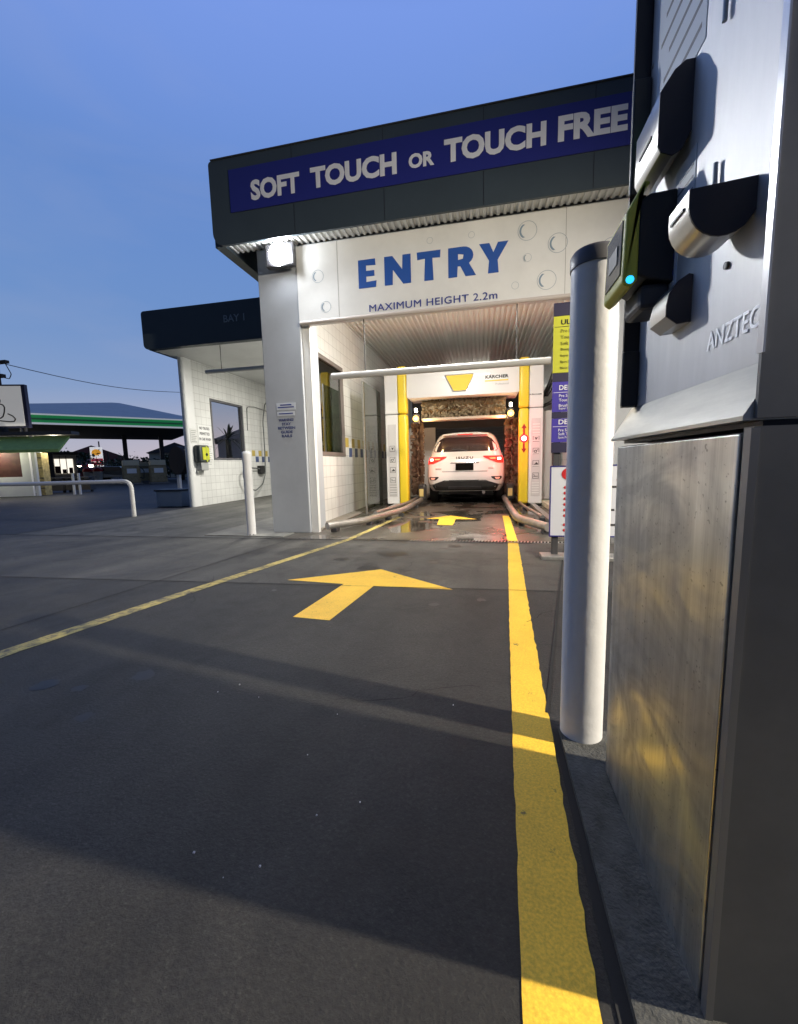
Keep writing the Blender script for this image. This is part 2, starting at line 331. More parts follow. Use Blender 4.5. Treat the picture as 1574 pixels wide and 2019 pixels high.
# joints in the concrete
m = MB()
def strip(m, a, b, wd, dz, n=1):
    a = Vector((a[0], a[1], 0)); b = Vector((b[0], b[1], 0)); d = (b-a).normalized(); q = Vector((-d.y, d.x, 0))*wd/2
    for i in range(n):
        p0 = a+(b-a)*i/n; p1 = a+(b-a)*(i+1)/n
        m.poly([(p.x, p.y, gz(p.y)+dz) for p in (p0-q, p1-q, p1+q, p0+q)])
strip(m, (-12, 5.085), (-.95, 5.085), .035, .003)
strip(m, (-7, 2.62), (4, 3.12), .012, .003); strip(m, (-2.9, -3), (-2.6, 5.05), .010, .004); strip(m, (.45, 1.30), (4, 1.33), .012, .004)
strip(m, (-7.58, 5.1), (-7.56, 9.2), .03, .003); strip(m, (.22, 1.4), (.95, 5.05), .012, .005)
struct(m.build('floor_joint', mat('joint_dark', (.012, .012, .012), .9)))
# painted markings
def band(name, pts, mt, rag=.0017):
    m = MB(); rb = random.Random(len(pts)); L_, R_ = [], []
    for (l0, r0), (l1, r1) in zip(pts, pts[1:]):
        ln = math.hypot(l1[0]-l0[0], l1[1]-l0[1]); n = max(6, int(ln/.035))
        for i in range(n):
            t = i/n; L_.append((l0[0]+(l1[0]-l0[0])*t+rb.gauss(0, rag*.5), l0[1]+(l1[1]-l0[1])*t)); R_.append((r0[0]+(r1[0]-r0[0])*t+rb.gauss(0, rag), r0[1]+(r1[1]-r0[1])*t))
    L_.append(pts[-1][0]); R_.append(pts[-1][1])
    m.grid([[(x, y, gz(y)+.003) for x, y in (l, r)] for l, r in zip(L_, R_)])
    return struct(m.build(name, mt))
band('lane_line', [((.048, -.4), (.165, -.4)), ((.060, .55), (.178, .57)), ((.089, 1.18), (.212, 1.16)), ((.140, 2.2), (.262, 2.2)), ((.296, 5.08), (.420, 5.08)), ((.345, 7.6), (.465, 7.6))], linepaint)
band('lane_line', [((-2.66, -.5), (-2.56, -.5)), ((-2.40, 1.44), (-2.29, 1.44)), ((-2.26, 2.44), (-2.155, 2.44)), ((-1.83, 5.08), (-1.745, 5.08)), ((-1.59, 7.6), (-1.50, 7.6))], lineworn)
def arrow(pts, mt):
    m = MB(); tip, l, r, jl, jr, sl, sr = [(x, y, gz(y)+.003) for x, y in pts]
    m.poly([l, jl, tip]); m.poly([jl, jr, tip]); m.poly([jr, r, tip]); m.poly([sl, sr, jr, jl])
    return struct(m.build('painted_arrow', mt))
arrow([(-.911, 3.46), (-1.596, 2.989), (-.222, 2.899), (-1.083, 2.934), (-.831, 2.910), (-1.137, 2.172), (-.892, 2.15)], linepaint)
arrow([(-.61, 7.62), (-1.02, 7.16), (-.10, 7.12), (-.78, 7.14), (-.48, 7.13), (-.74, 6.45), (-.48, 6.41)], linepaint)
# cracks and oil spots
rc = random.Random(11); m = MB()
def crack(x, y, ang, n):
    pts = [(x, y)]
    for i in range(n): ang += rc.gauss(0, .35); pts.append((pts[-1][0]+.05*math.cos(ang), pts[-1][1]+.05*math.sin(ang)))
    for p, q in zip(pts, pts[1:]): strip(m, p, q, rc.uniform(.002, .005), .0045)
crack(.24, 2.3, 1.2, 14); crack(.30, 2.0, .3, 9); crack(-.55, 1.35, .4, 12); crack(-2.3, 3.0, -.4, 16); crack(-.2, 3.9, 2.6, 18)
struct(m.build('floor_crack', MATS['joint_dark']))
m = MB()
for k in range(26):
    x = rc.uniform(-2.0, .1); y = rc.uniform(1.0, 5.0) if k > 8 else rc.uniform(3.0, 4.9); r0 = rc.uniform(.012, .05) if k > 3 else rc.uniform(.08, .16)
    n = 14; m.poly([(x+r0*(1+rc.gauss(0, .16))*math.cos(2*math.pi*i/n), y+r0*(1+rc.gauss(0, .16))*math.sin(2*math.pi*i/n), 0) for i in range(n)])
for v in m.bm.verts: v.co.z = gz(v.co.y)+.0012
struct(m.build('oil_stain', mat('oil_dark', (.009, .009, .009), .5, var=.4, vscale=30)))
m = MB()
for k in range(11):
    x = rc.uniform(-1.2, 0); y = rc.uniform(.6, 1.4); z = gz(y)+.001; r0 = rc.uniform(.0008, .002); m.box((x-r0, y-r0, z), (x+r0, y+r0, z+r0*1.5))
o = m.build('grit', mat('grit_white', (.7, .7, .68), .8)); o['kind'] = 'stuff'
# slabs
m = MB(); m.prism([(-4.12, 5.25), (-2.8, 5.2), (-2.8, 7.3), (-4.1, 7.3)], lambda u, v, t: (u, v, t), .0, .012); struct(m.build('column_kerb', mat('pale_slab', (.17, .17, .155), .8, var=.2, vscale=6)))
m = MB(); m.box((1.28, 5.6, 0), (1.70, 15.9, .11), .015); struct(m.build('bay_kerb', mat('pale_kerb', (.5, .5, .38), .7, var=.2)))
m = MB(); m.prism([(-2.75, 5.7), (-2.47, 5.7), (-2.47, 16), (-2.75, 16)], lambda u, v, t: (u, v, t), .0, .015); struct(m.build('bay_kerb', mat('bay_kerb_grey', (.22, .2, .17), .7, var=.2)))
# plinth under pay station
m = MB(); m.prism([(.205, -.6), (1.6, -.6), (1.6, 1.30), (.240, 1.30)], lambda u, v, t: (u, v, gz(v)+t), -.05, .02); struct(m.build('station_kerb', kerbmat))
m = MB(); m.poly([(x, y, gz(y)+.005) for x, y in ((.175, -.6), (.205, -.6), (.240, 1.31), (.222, 1.31))]); struct(m.build('kerb_gap', mat('kerb_gap', (.018, .018, .018), .9)))

# ------------------------------------------------------------------ car wash building
B = thing('car_wash_building', 'white tiled car wash building with dark slate fascias and an ENTRY panel', 'building', (-2.85, 5.58, 0))
m = MB().box((-3.16, 5.58, 0), (-2.55, 6.2, 4.06), .012); col_o = m.build('column', column_paint, B)
m = MB().box((-2.548, 5.64, 0), (-2.44, 5.72, 3.0)); m.build('door_jamb', white, B)
# fascia main
def rr(x0, x1, z0, z1, r, corners, n=6):
    out = []
    for cxx, czz, a0, k in ((x1, z0, -90, 'br'), (x1, z1, 0, 'tr'), (x0, z1, 90, 'tl'), (x0, z0, 180, 'bl')):
        rad = r.get(k, .001) if isinstance(r, dict) else (r if k in corners else .001)
        ox = cxx-rad if 'r' in k else cxx+rad; oz = czz-rad if 't' in k else czz+rad
        for i in range(n+1):
            a = R(a0+90*i/n); out.append((ox+rad*math.cos(a), oz+rad*math.sin(a)))
    return out
fz0, fz1, fy = 4.0, 5.06, 5.25
m = MB().prism(rr(-3.60, 3.2, fz0, fz1, {'tl': .05, 'bl': .17, 'tr': .05, 'br': .05}, ''), lambda u, v, t: (u, t, v), fy, fy+.035)
fa = m.build('fascia', slate, B, smooth=True)
for q_ in (-2.4, -1.2, 0, 1.2, 2.4): MB().box((q_-.004, fy-.0015, 4.01), (q_+.004, fy+.001, 4.38)).build('seam', black, fa); MB().box((q_-.004, fy-.0015, 4.91), (q_+.004, fy+.001, 5.05)).build('seam', black, fa)
MB().box((-3.56, fy-.012, 5.061), (3.2, fy+.06, 5.075)).build('flashing', dkgrey, fa)
m = MB().prism(rr(fy+.036, 16.2, fz0+.005, fz1, {'tl': .001}, ''), lambda u, v, t: (t, u, v), -3.60, -3.45); m.build('fascia', slate, B)
m = MB().prism(rr(-3.30, 2.95, 4.385, 4.905, .002, ''), lambda u, v, t: (u, t, v), fy-.012, fy+.01); bd = m.build('sign_band', navy, fa)
m = MB()
for wd_, x0_, x1_, zz, hh in (('SOFT', -2.99, -2.30, 4.482, .25), ('TOUCH', -2.151, -1.03, 4.497, .25), ('OR', -.884, -.572, 4.525, .165), ('TOUCH', -.455, .69, 4.52, .257), ('FREE', .814, 1.526, 4.530, .262)):
    m.text(wd_, (x0_, fy-.014, zz), X_, Z_, x1_-x0_, hh, bold=.045)
m.build('lettering', signwhite, fa)
# roof + soffit
m = MB().box((-3.44, fy+.23, 4.75), (3.1, 16.2, 4.90)); m.build('roof', roofgrey, B)
def corr(x0, x1, y0, y1, z, lam, amp):
    m = MB(); n = int((x1-x0)/lam); rows = []
    xs = []
    for i in range(n):
        for f, h in ((0, 0), (.30, 0), (.42, 1), (.78, 1), (.92, 0)): xs.append((x0+(i+f)*lam, z+h*amp))
    return m.grid([[(x, y, zz) for x, zz in xs] for y in (y0, y1)])
corr(-3.44, 3.1, fy+.037, 5.56, 4.04, .082, .022).build('soffit', ribmetal, B)
corr(-2.74, 1.76, 5.70, 16.1, 3.86, .10, .035).build('ceiling', ribmetal, B)
m = MB().box((-2.75, 5.70, 4.70), (1.9, 16.1, 4.74)); m.build('ceiling_slab', midgrey, B)
# entry panel
m = MB().box((-2.549, 5.56, 3.0), (2.6, 5.69, 4.03)); ep = m.build('entry_panel', white_panel, B)
for q_ in (-1.95, .98): MB().box((q_-.002, 5.5585, 3.01), (q_+.002, 5.5605, 4.02)).build('sheet_joint', midgrey, ep)
m = MB().cyl((-2.52, 5.545, 3.0), (2.6, 5.545, 3.0), .028, 12); m.build('edge_trim', mat('pinkish_trim', (.55, .5, .47), .5), ep, smooth=True)
# hand drawn heavy ENTRY letters, flared serifs
def glyph(ch):
    if ch == 'E': return [[(0, 0), (.80, 0), (.83, .23), (.36, .21), (.36, .40), (.74, .40), (.74, .60), (.36, .60), (.36, .79), (.80, .77), (.78, 1), (0, 1)]]
    if ch == 'N': return [[(0, 0), (.32, 0), (.34, .52), (.74, 0), (1.05, 0), (1.05, 1), (.73, 1), (.71, .50), (.33, 1), (0, 1)]]
    if ch == 'T': return [[(.31, 0), (.71, 0), (.67, .76), (1.0, .74), (1.02, 1), (0, 1), (.02, .74), (.35, .76)]]
    if ch == 'Y': return [[(.33, 0), (.73, 0), (.69, .42), (1.08, 1), (.70, 1), (.53, .68), (.38, 1), (0, 1), (.37, .42)]]
m = MB(); ex = -1.668
def put(ch, x, wd, z, h=.36):
    for pl in glyph(ch):
        mx = max(p[0] for p in pl)
        m.prism([(x+p[0]/mx*wd, z+p[1]*h) for p in pl], lambda u, v, t: (u, t, v), 5.5575, 5.562)
put('E', -1.655, .25, 3.374); put('N', -1.293, .357, 3.374); put('T', -.854, .311, 3.374)
# R with bowl
def Rpoly(x, wd, z, h):
    o = [(0, 0), (.34, 0), (.36, .36), (.46, .36), (.66, 0), (1.06, 0), (.80, .42)]
    for i in range(9):
        a = R(-55+145*i/8); o.append((.58+.38*math.cos(a), .69+.31*math.sin(a)))
    o += [(0, 1)]
    return [(x+p[0]/1.06*wd, z+p[1]*h) for p in o]
m.prism(Rpoly(-.445, .352, 3.374, .36), lambda u, v, t: (u, t, v), 5.5575, 5.562)
put('Y', -.054, .358, 3.374)
m.build('lettering', blue, ep)
m = MB().prism([(-.445+.125, 3.374+.205), (-.445+.185, 3.374+.215), (-.445+.195, 3.374+.262), (-.445+.125, 3.374+.275)], lambda u, v, t: (u, t, v), 5.5565, 5.5573); m.build('letter_counter', white_panel, ep)
m = MB().text('MAXIMUM HEIGHT 2.2m', (-1.517, 5.556, 3.06), X_, Z_, 1.69, .092, bold=.008, space=1.08); m.build('lettering', dkblue, ep)
ring_m = mat('bubble_ink', (.36, .42, .47), .5); cres_m = mat('bubble_crescent', (.22, .31, .40), .5)
for bx, bz, br in ((.529, 3.817, .115), (.887, 3.631, .115), (.765, 3.218, .115), (.533, 3.505, .05), (.39, 3.194, .045), (-.149, 3.859, .04), (-2.24, 3.6, .085), (-2.141, 3.191, .075), (-.68, 3.86, .04), (1.5, 3.5, .12)):
    n = 28; th = .006 if br > .06 else .004; m = MB()
    for k in range(n):
        a0, a1 = 2*math.pi*k/n, 2*math.pi*(k+1)/n
        m.poly([(bx+q*math.cos(a), 5.5575, bz+q*math.sin(a)) for q, a in ((br, a0), (br, a1), (br-th, a1), (br-th, a0))])
    bub = m.build('bubble', ring_m, ep)
    if br > .045:
        cr = []
        for k in range(9):
            a = R(125+110*k/8); cr.append((bx+br*.82*math.cos(a), bz+br*.82*math.sin(a)))
        for k in range(8, -1, -1):
            a = R(125+110*k/8); cr.append((bx+br*.30+br*.95*math.cos(a)*.98, bz+br*.78*math.sin(a)))
        MB().poly([(x, 5.557, z) for x, z in cr]).build('shine', cres_m, bub)
# bay wall with window, x=-2.75
def wall_with_hole(x0, x1, y0, y1, z1, hy0, hy1, hz0, hz1, mt, name):
    m = MB(); m.box((x0, y0, 0), (x1, y1, hz0)); m.box((x0, y0, hz1), (x1, y1, z1)); m.box((x0, y0, hz0), (x1, hy0, hz1)); m.box((x0, hy1, hz0), (x1, y1, hz1))
    bmesh.ops.remove_doubles(m.bm, verts=m.bm.verts, dist=1e-5)
    return m.build(name, mt, B)
bw = wall_with_hole(-3.0, -2.75, 6.2, 16.1, 4.72, 6.205, 7.88, 1.17, 2.92, tile_y, 'wall')
m = MB().box((-3.02, 6.1, .9), (-2.99, 8.2, 3.1)); m.build('room_back', mat('reflection_green', (.16, .22, .17), .8, var=.6, vscale=4), B)  # back panel tinted pale green in place of reflections in the pane
def frame(m, x, y0, y1, z0, z1, t, d):
    m.box((x-d, y0, z0), (x, y0+t, z1)); m.box((x-d, y1-t, z0), (x, y1, z1)); m.box((x-d, y0+t, z0), (x, y1-t, z0+t)); m.box((x-d, y0+t, z1-t), (x, y1-t, z1))
m = MB(); frame(m, -2.74, 6.22, 7.87, 1.18, 2.91, .07, .06); wn = m.build('window', mat('bronze_frame', (.16, .14, .13), .5), B)
m = MB().box((-2.79, 6.29, 1.25), (-2.78, 7.80, 2.84)); m.build('pane', glass_mat('dark_glass', (.30, .38, .33), .9, 2.3), wn)
# accent tiles on both walls
def accents(x, y0, y1, zt, zb):
    a = MB(); b = MB(); y = y0; k = 0
    while y < y1:
        a.box((x-.002, y, zt-.19), (x+.003, y+.19, zt)); b.box((x-.002, y+.2, zb-.19), (x+.003, y+.39, zb)); y += .4
    a.build('gold_tiles', tilegold, B); b.build('blue_tiles', tileblue, B)
accents(-2.75, 7.90, 15.5, 1.56, 1.36); accents(-7.49, 12.15, 15.6, 1.57, 1.37)
# right wall
m = MB().box((1.76, 5.7, 0), (2.0, 16.1, 4.72)); m.build('wall', tile_y, B)
m = MB().box((1.62, 5.58, 0), (2.25, 5.69, 3.0)); m.build('column', column_paint, B)
# far left wall with bullnose end
m = MB()
prof = [(-7.49, 16.1), (-7.66, 16.1)]
for i in range(9):
    a = R(180+180*i/8); prof.append((-7.575+.085*math.cos(a), 9.32+.085*math.sin(a)))
end = [p for p in prof if p[1] < 9.35]+[(-7.49, 9.55), (-7.66, 9.55)]
m.prism(end, lambda u, v, t: (u, v, t), 0, 3.84); m.build('wall_end', white, B, smooth=True)
wall_with_hole(-7.66, -7.49, 9.55, 16.1, 3.84, 10.2, 11.78, 1.24, 2.96, tile_y, 'wall')
m = MB(); frame(m, -7.48, 10.21, 11.77, 1.25, 2.95, .055, .10); wn = m.build('window', mat('grey_frame', (.12, .12, .13), .5), B)
m = MB().box((-7.555, 10.26, 1.30), (-7.545, 11.72, 2.90)); m.build('pane', glass_mat('clear_glass', (.9, .88, .84), .5), wn)
# bay 1 fascia + soffit
m = MB().prism(rr(-7.86, -3.0, 3.83, 4.69, {'tl': .07, 'bl': .12, 'tr': .001}, ''), lambda u, v, t: (u, t, v), 8.47, 8.62); f1 = m.build('fascia', slate, B, smooth=True)
m = MB().box((-7.86, 8.625, 3.86), (-7.74, 16.1, 4.69)); m.build('fascia', slate, B)
m = MB().box((-7.74, 8.625, 3.845), (-3.0, 16.1, 3.9)); m.build('soffit', white_panel, B)
m = MB().text('BAY 1', (-5.70, 8.466, 4.245), X_, Z_, .52, .155, bold=.012); m.build('lettering', palegrey, f1)
m = MB().box((-7.49, 16.0, 0), (-3.0, 16.1, 3.84)); m.build('wall', white, B)
# exit shutter of bay 2
m = MB()
for i in range(38): m.box((-2.74, 15.9, .02+i*.1), (1.75, 15.94+.02*(i % 2), .117+i*.1))
m.build('roller_door', mat('shutter_dark', (.05, .04, .04), .6), B)

# flood lamp on the column
L = thing('flood_lamp', 'glaring white floodlight bracketed high on the front column', 'lamp', (-2.70, 5.42, 3.87))
m = MB().box((-2.93, 5.40, 3.72), (-2.51, 5.50, 4.02), .02); m.build('housing', dkgrey, L)
m = MB().box((-2.73, 5.50, 3.86), (-2.67, 5.58, 3.92)); m.build('bracket', dkgrey, L)
m = MB().cyl((-2.72, 5.380, 3.87), (-2.72, 5.3995, 3.87), .145, 32); m.build('lens', mat('lamp_white', (1, 1, 1), .3, emit=(.95, .97, 1.0), estr=120), L)
light('flood_light', 'SPOT', (-2.70, 5.34, 3.87), 300, (.93, .96, 1.0), target=(-.6, 0, .4), size=.10, spot=165, blend=.6)
light('bay_fill', 'POINT', (-.5, 6.0, 3.28), 190, (1, .94, .82), size=.12)  # unseen fill added to brighten the ribbed ceiling, no fitting here
light('flood_spill', 'POINT', (-2.62, 5.33, 3.86), 22, (.93, .96, 1.0), size=.08)
# lamp mounted on the pole off to the right
P = thing('lamp_post', 'slim grey lamp post with a square head beside the pay lane', 'lamp post', (4.7, .42, .1))
m = MB().cyl((4.75, .42, .1), (4.75, .42, 3.75), .05, 16); m.build('post', steel, P, smooth=True)
m = MB().box((4.45, .29, 3.72), (4.85, .55, 3.80), .01); hd = m.build('head', dkgrey, P)
m = MB().box((4.50, .33, 3.705), (4.78, .51, 3.719)); m.build('diffuser', mat('post_glow', (1, 1, 1), .4, emit=(1, .9, .75), estr=20), P)
light('post_light', 'SPOT', (4.64, .42, 3.68), 3200, (1.0, .88, .70), target=(-1.4, 3.0, .2), size=.07, spot=108, blend=.8)
# tubes under the bay ceiling
def tube_light(x, y, z, ln, label, e, rot=0):
    T = thing('tube_light', label, 'lamp', (x, y, z), group='bay tube lights')
    MB().box((x-ln/2, y-.06, z), (x+ln/2, y+.06, z+.05), .008).build('tray', white, T)
    MB().cyl((x-ln/2+.03, y, z-.02), (x+ln/2-.03, y, z-.02), .018, 10).build('tube', mat('tube_glow', (1, 1, 1), .4, emit=(1, .95, .82), estr=25), T)
    light('tube_glow', 'AREA', (x, y, z-.05), e, (1, .95, .86), target=(x, y, 0), size=ln, size_y=.1)
tube_light(-.5, 5.95, 3.68, 1.4, 'white tube light just behind the ENTRY panel', 140)
tube_light(-.5, 13.2, 3.80, 1.4, 'white tube light under the ribbed ceiling behind the gantry', 12)
tube_light(-4.1, 10.0, 3.76, 1.2, 'white tube light under the soffit of bay one', 330)

T = thing('wall_lamp', 'bright bulkhead lamp high on the right wall deep in the bay', 'lamp', (1.6, 15.2, 3.6))
MB().box((1.66, 15.05, 3.5), (1.758, 15.35, 3.75), .02).build('housing', dkgrey, T); MB().box((1.63, 15.08, 3.53), (1.659, 15.32, 3.72), .01).build('diffuser', mat('bulk_glow', (1, 1, 1), .4, emit=(1, .97, .9), estr=40), T)
# column notices
def notice(name, label, cat, x0, x1, z0, z1, y, base, lines, ink, hz, dz):
    o = MB().box((x0, y-.004, z0), (x1, y+.004, z1)).build(name, base); tag(o, label, cat)
    t = MB()
    for i, (s, frac) in enumerate(lines):
        wd = (x1-x0)*frac; t.box(((x0+x1)/2-wd/2, y-.0065, z1-.016-hz-i*dz), ((x0+x1)/2+wd/2, y-.0042, z1-.016-hz*.25-i*dz))
    q = t.build('lettering', ink); q.parent = o
    return o
pl = mat('notice_white', (.62, .66, .72), .5)
notice('notice_sign', 'small white notice with two faint print lines, upper of the two column notices', 'sign', -2.985, -2.685, 1.83, 1.93, 5.574, pl, [('', .6), ('', .85)], dkblue, .022, .034)
notice('notice_sign', 'thin white notice strip, lower of the two column notices', 'sign', -2.98, -2.70, 1.745, 1.805, 5.574, pl, [('', .8)], dkblue, .02, .03)
m = MB()
for i, (s, wd) in enumerate((('WARNING!', .235), ('STAY', .145), ('BETWEEN', .275), ('GUIDE', .19), ('RAILS', .165))):
    m.text(s, (-2.845, 5.577, 1.665-i*.058), X_, Z_, wd, .04, bold=.03, align='C')
tag(m.build('warning_lettering', mat('sign_ink', (.05, .07, .20), .5)), 'blue lettering STAY BETWEEN GUIDE RAILS on the front column', 'sign')

# height bars
def hbar(x0, x1, y, z, rods, ztop, label, tilt=0):
    T = thing('height_bar', label, 'height bar', ((x0+x1)/2, y, z))
    MB().cyl((x0, y, z), (x1, y, z+tilt), .045, 16).build('pipe', mat('bar_grey', (.5, .5, .49), .45), T, smooth=True)
    for x in rods: MB().cyl((x, y, z+.04), (x, y, ztop), .008, 8).build('hanger', dkgrey, T)
hbar(-2.12, .84, 5.62, 2.265, (-1.62, .42), 3.0, 'pale round height bar hung below the ENTRY panel')
hbar(-6.42, -3.6, 8.7, 3.27, (-6.0, -3.9), 3.85, 'grey round height bar hung under the BAY 1 soffit')

# ------------------------------------------------------------------ gantry
G = thing('wash_gantry', 'white and yellow roll-over wash gantry straddling the car', 'wash machine', (-.5, 9.4, 0))
gy = 9.35
def tower(side):
    if side < 0: xw0, xw1, xy0, xy1 = -2.26, -1.955, -1.95, -1.74
    else: xw0, xw1, xy0, xy1 = .975, 1.27, .766, .97
    m = MB(); m.box((xw0, gy+.02, .05), (xw1, gy+1.1, 2.142), .02); tw = m.build('tower', gwhite, G)
    m = MB(); m.box((xw0, gy+.02, 2.158), (xw1, gy+1.0, 3.15), .02); m.build('tower_top', gwhite, G)
    m = MB(); m.box((xw0+.01, gy+.04, 2.14), (xw1, gy+1.0, 2.16)); m.build('seam', gseam, G)
    m = MB(); m.box((xy0, gy-.03, .05), (xy1, gy+.25, 2.142), .045, 4); m.build('corner_post', yellow, G, smooth=True)
    m = MB(); m.box((xy0, gy-.03, 2.158), (xy1, gy+.25, 3.22), .045, 4); m.build('corner_post', yellow, G, smooth=True)
    m = MB(); m.box((xw0+.02, gy+.05, 0), (xy1 if side < 0 else xw1, gy+1.05, .05)); m.build('foot', rubber, G)
    # icon panel
    ix0, ix1 = xw0+.055, xw1-.045
    m = MB(); m.box((ix0, gy+.008, .22), (ix1, gy+.019, 1.92), .006); ip = m.build('icon_panel', mat('panel_grey', (.62, .61, .62), .45), tw)
    m = MB()
    if side > 0:
        for z in [1.78-.06*i for i in range(5)]+[.50-.055*i for i in range(5)]: m.box((ix0+.02, gy+.002, z), (ix1-.02, gy+.007, z+.022))
        for z in (1.43, 1.155, .885, ): m.box((ix0+.02, gy+.002, z), (ix1-.02, gy+.007, z+.018))
    else:
        for z in [.50-.06*i for i in range(5)]: m.box((ix0+.02, gy+.002, z), (ix1-.02, gy+.007, z+.012))
    m.build('grooves', white if side > 0 else midgrey, tw)
    m = MB(); zs = (1.48, 1.21, .94, .67) if side > 0 else (1.36, 1.10, .86, .62)
    for i, z in enumerate(zs):
        cx_ = (ix0+ix1)/2
        f = lambda u, v, t: (cx_+u, t, z+v)
        e = .065
        for q in ((-e, -e, e, -e+.008), (-e, e-.008, e, e), (-e, -e, -e+.008, e), (e-.008, -e, e, e)): m.box((cx_+q[0], gy+.003, z+q[1]), (cx_+q[2], gy+.007, z+q[3]))
        if i == 0: m.prism([(-.03, .03), (.0, -.035), (.04, .035), (.01, .02)], f, gy+.003, gy+.007)
        elif i == 1:
            m.tube([(cx_-.01+.026*math.cos(a*.5236), gy+.005, z-.008+.026*math.sin(a*.5236)) for a in range(12)], .008, 6, closed=True); m.prism([(.012, .012), (.04, .045), (.048, .038), (.02, .004)], f, gy+.003, gy+.007)
        elif i == 2: m.prism([(-.05, -.03), (.05, -.03), (.05, -.01), (.01, .03), (-.01, 0)], f, gy+.003, gy+.007)
        else: m.prism([(-.045, -.02), (.05, -.02), (.05, -.008), (-.045, -.008)], f, gy+.003, gy+.007); m.prism([(-.05, .03), (-.035, .03), (-.01, 0), (-.02, 0)], f, gy+.003, gy+.007)
    m.build('icons', dkgrey, tw)
    return tw
tower(-1); tR = tower(1)
m = MB().text('KÄRCHER', (.985, gy+.018, 2.415), X_, Z_, .25, .032, bold=.03); m.build('lettering', black, tR)
m = MB().box((1.27, gy+.2, .12), (1.50, gy+1.0, 2.1), .03); m.build('tower', mat('gantry_grey', (.45, .43, .42), .5), G)
# cowl
m = MB(); m.prism(rr(-1.735, .762, 2.50, 3.17, .03, ('br', 'bl')), lambda u, v, t: (u, t, v), gy+.05, gy+.9); cw = m.build('cowl', gwhite, G, smooth=True)
tz = [(-.86, 2.965), (-.215, 2.965), (-.215, 2.93), (-.37, 2.60), (-.40, 2.585), (-.66, 2.585), (-.69, 2.60), (-.86, 2.93)]
m = MB().prism(tz, lambda u, v, t: (u, t, v), gy+.03, gy+.055); m.build('badge_rim', midgrey, cw)
tz2 = [(-.525+(x+.537)*.91, 2.775+(z-2.775)*.89) for x, z in tz]
m = MB().prism(tz2, lambda u, v, t: (u, t, v), gy+.022, gy+.031); m.build('badge', mat('badge_yellow', (.82, .58, .01), .5), cw)
m = MB().text('KÄRCHER', (.04, gy+.046, 2.825), X_, Z_, .50, .085, bold=.045, space=1.05); m.build('lettering', black, cw)
m = MB().box((.03, gy+.040, 2.765), (.535, gy+.051, 2.79)); m.build('underline', yellow, cw)
m = MB().text('Professional', (.26, gy+.046, 2.68), X_, Z_, .28, .045); m.build('lettering', mat('faint_grey', (.45, .45, .45), .5), cw)
# top brush
m = MB(); rnd = random.Random(3); c0 = Vector((0, gy+.55, 2.30))
m.cyl((-1.45, c0.y, c0.z), (.5, c0.y, c0.z), .10, 16)
for i in range(1500):
    x = rnd.uniform(-1.45, .5); a = rnd.uniform(0, 6.283); r1 = rnd.uniform(.17, .24); d = Vector((rnd.uniform(-.1, .1), math.cos(a), math.sin(a))); q = Vector((.014, 0, 0)); p0 = Vector((x, c0.y, c0.z))+d*.09; p1 = Vector((x, c0.y, c0.z))+d*r1
    m.poly([p0-q, p0+q, p1+q*1.3, p1-q*1.3])
m.build('top_brush', mat('brush_fibre', (.30, .24, .15), .8, var=.5, vscale=25), G)
# side brushes
for sx, cxx in ((-1, -1.62), (1, .66)):
    m = MB(); m.cyl((cxx, gy+.75, .2), (cxx, gy+.75, 2.1), .05, 12)
    for i in range(700):
        z = rnd.uniform(.25, 2.0); a = rnd.uniform(0, 6.283); r1 = rnd.uniform(.12, .19); d = Vector((math.cos(a), math.sin(a), rnd.uniform(-.3, .1))); q = Vector((0, 0, .02)); p0 = Vector((cxx, gy+.75, z))+d*.04; p1 = Vector((cxx, gy+.75, z))+d*r1
        m.poly([p0-q, p0+q, p1+q*1.3, p1-q*1.3])
    m.build('side_brush', mat('side_fibre', (.10, .06, .035), .8, var=.5, vscale=25), G)
# drying bar + ring lamps
m = MB().box((-1.45, gy+.35, 2.0), (.52, gy+.62, 2.07), .02); m.build('nozzle_bar', mat('bar_beige', (.5, .42, .33), .4), G)
for cxx, cz in ((-1.56, 2.05), (.60, 2.07)):
    m = MB().tube([(cxx+.055*math.cos(a*.3927), gy+.18, cz+.055*math.sin(a*.3927)) for a in range(16)], .014, 8, closed=True); rl = m.build('ring_lamp', mat('amber_ring', (1, .6, .1), .4, emit=(1, .55, .12), estr=5), G)
    m = MB().cyl((cxx, gy+.17, cz), (cxx, gy+.21, cz), .03, 16); m.build('bulb', mat('amber_bulb', (1, .7, .2), .4, emit=(1, .62, .22), estr=6), rl)
    m = MB().box((cxx-.075, gy+.215, cz-.11), (cxx+.075, gy+.33, cz+.11), .02); m.build('lamp_bracket', dkgrey, G)
    m = MB().box((cxx-.03, gy+.19, cz+.15), (cxx+.03, gy+.26, cz+.24), .012); m.build('work_lamp', mat('work_white', (1, 1, 1), .4, emit=(1, .9, .7), estr=14), G)
light('amber_glow', 'POINT', (-1.30, gy+.28, 1.93), 12, (1, .60, .25), size=.05); light('amber_glow', 'POINT', (.40, gy+.28, 1.95), 12, (1, .60, .25), size=.05)
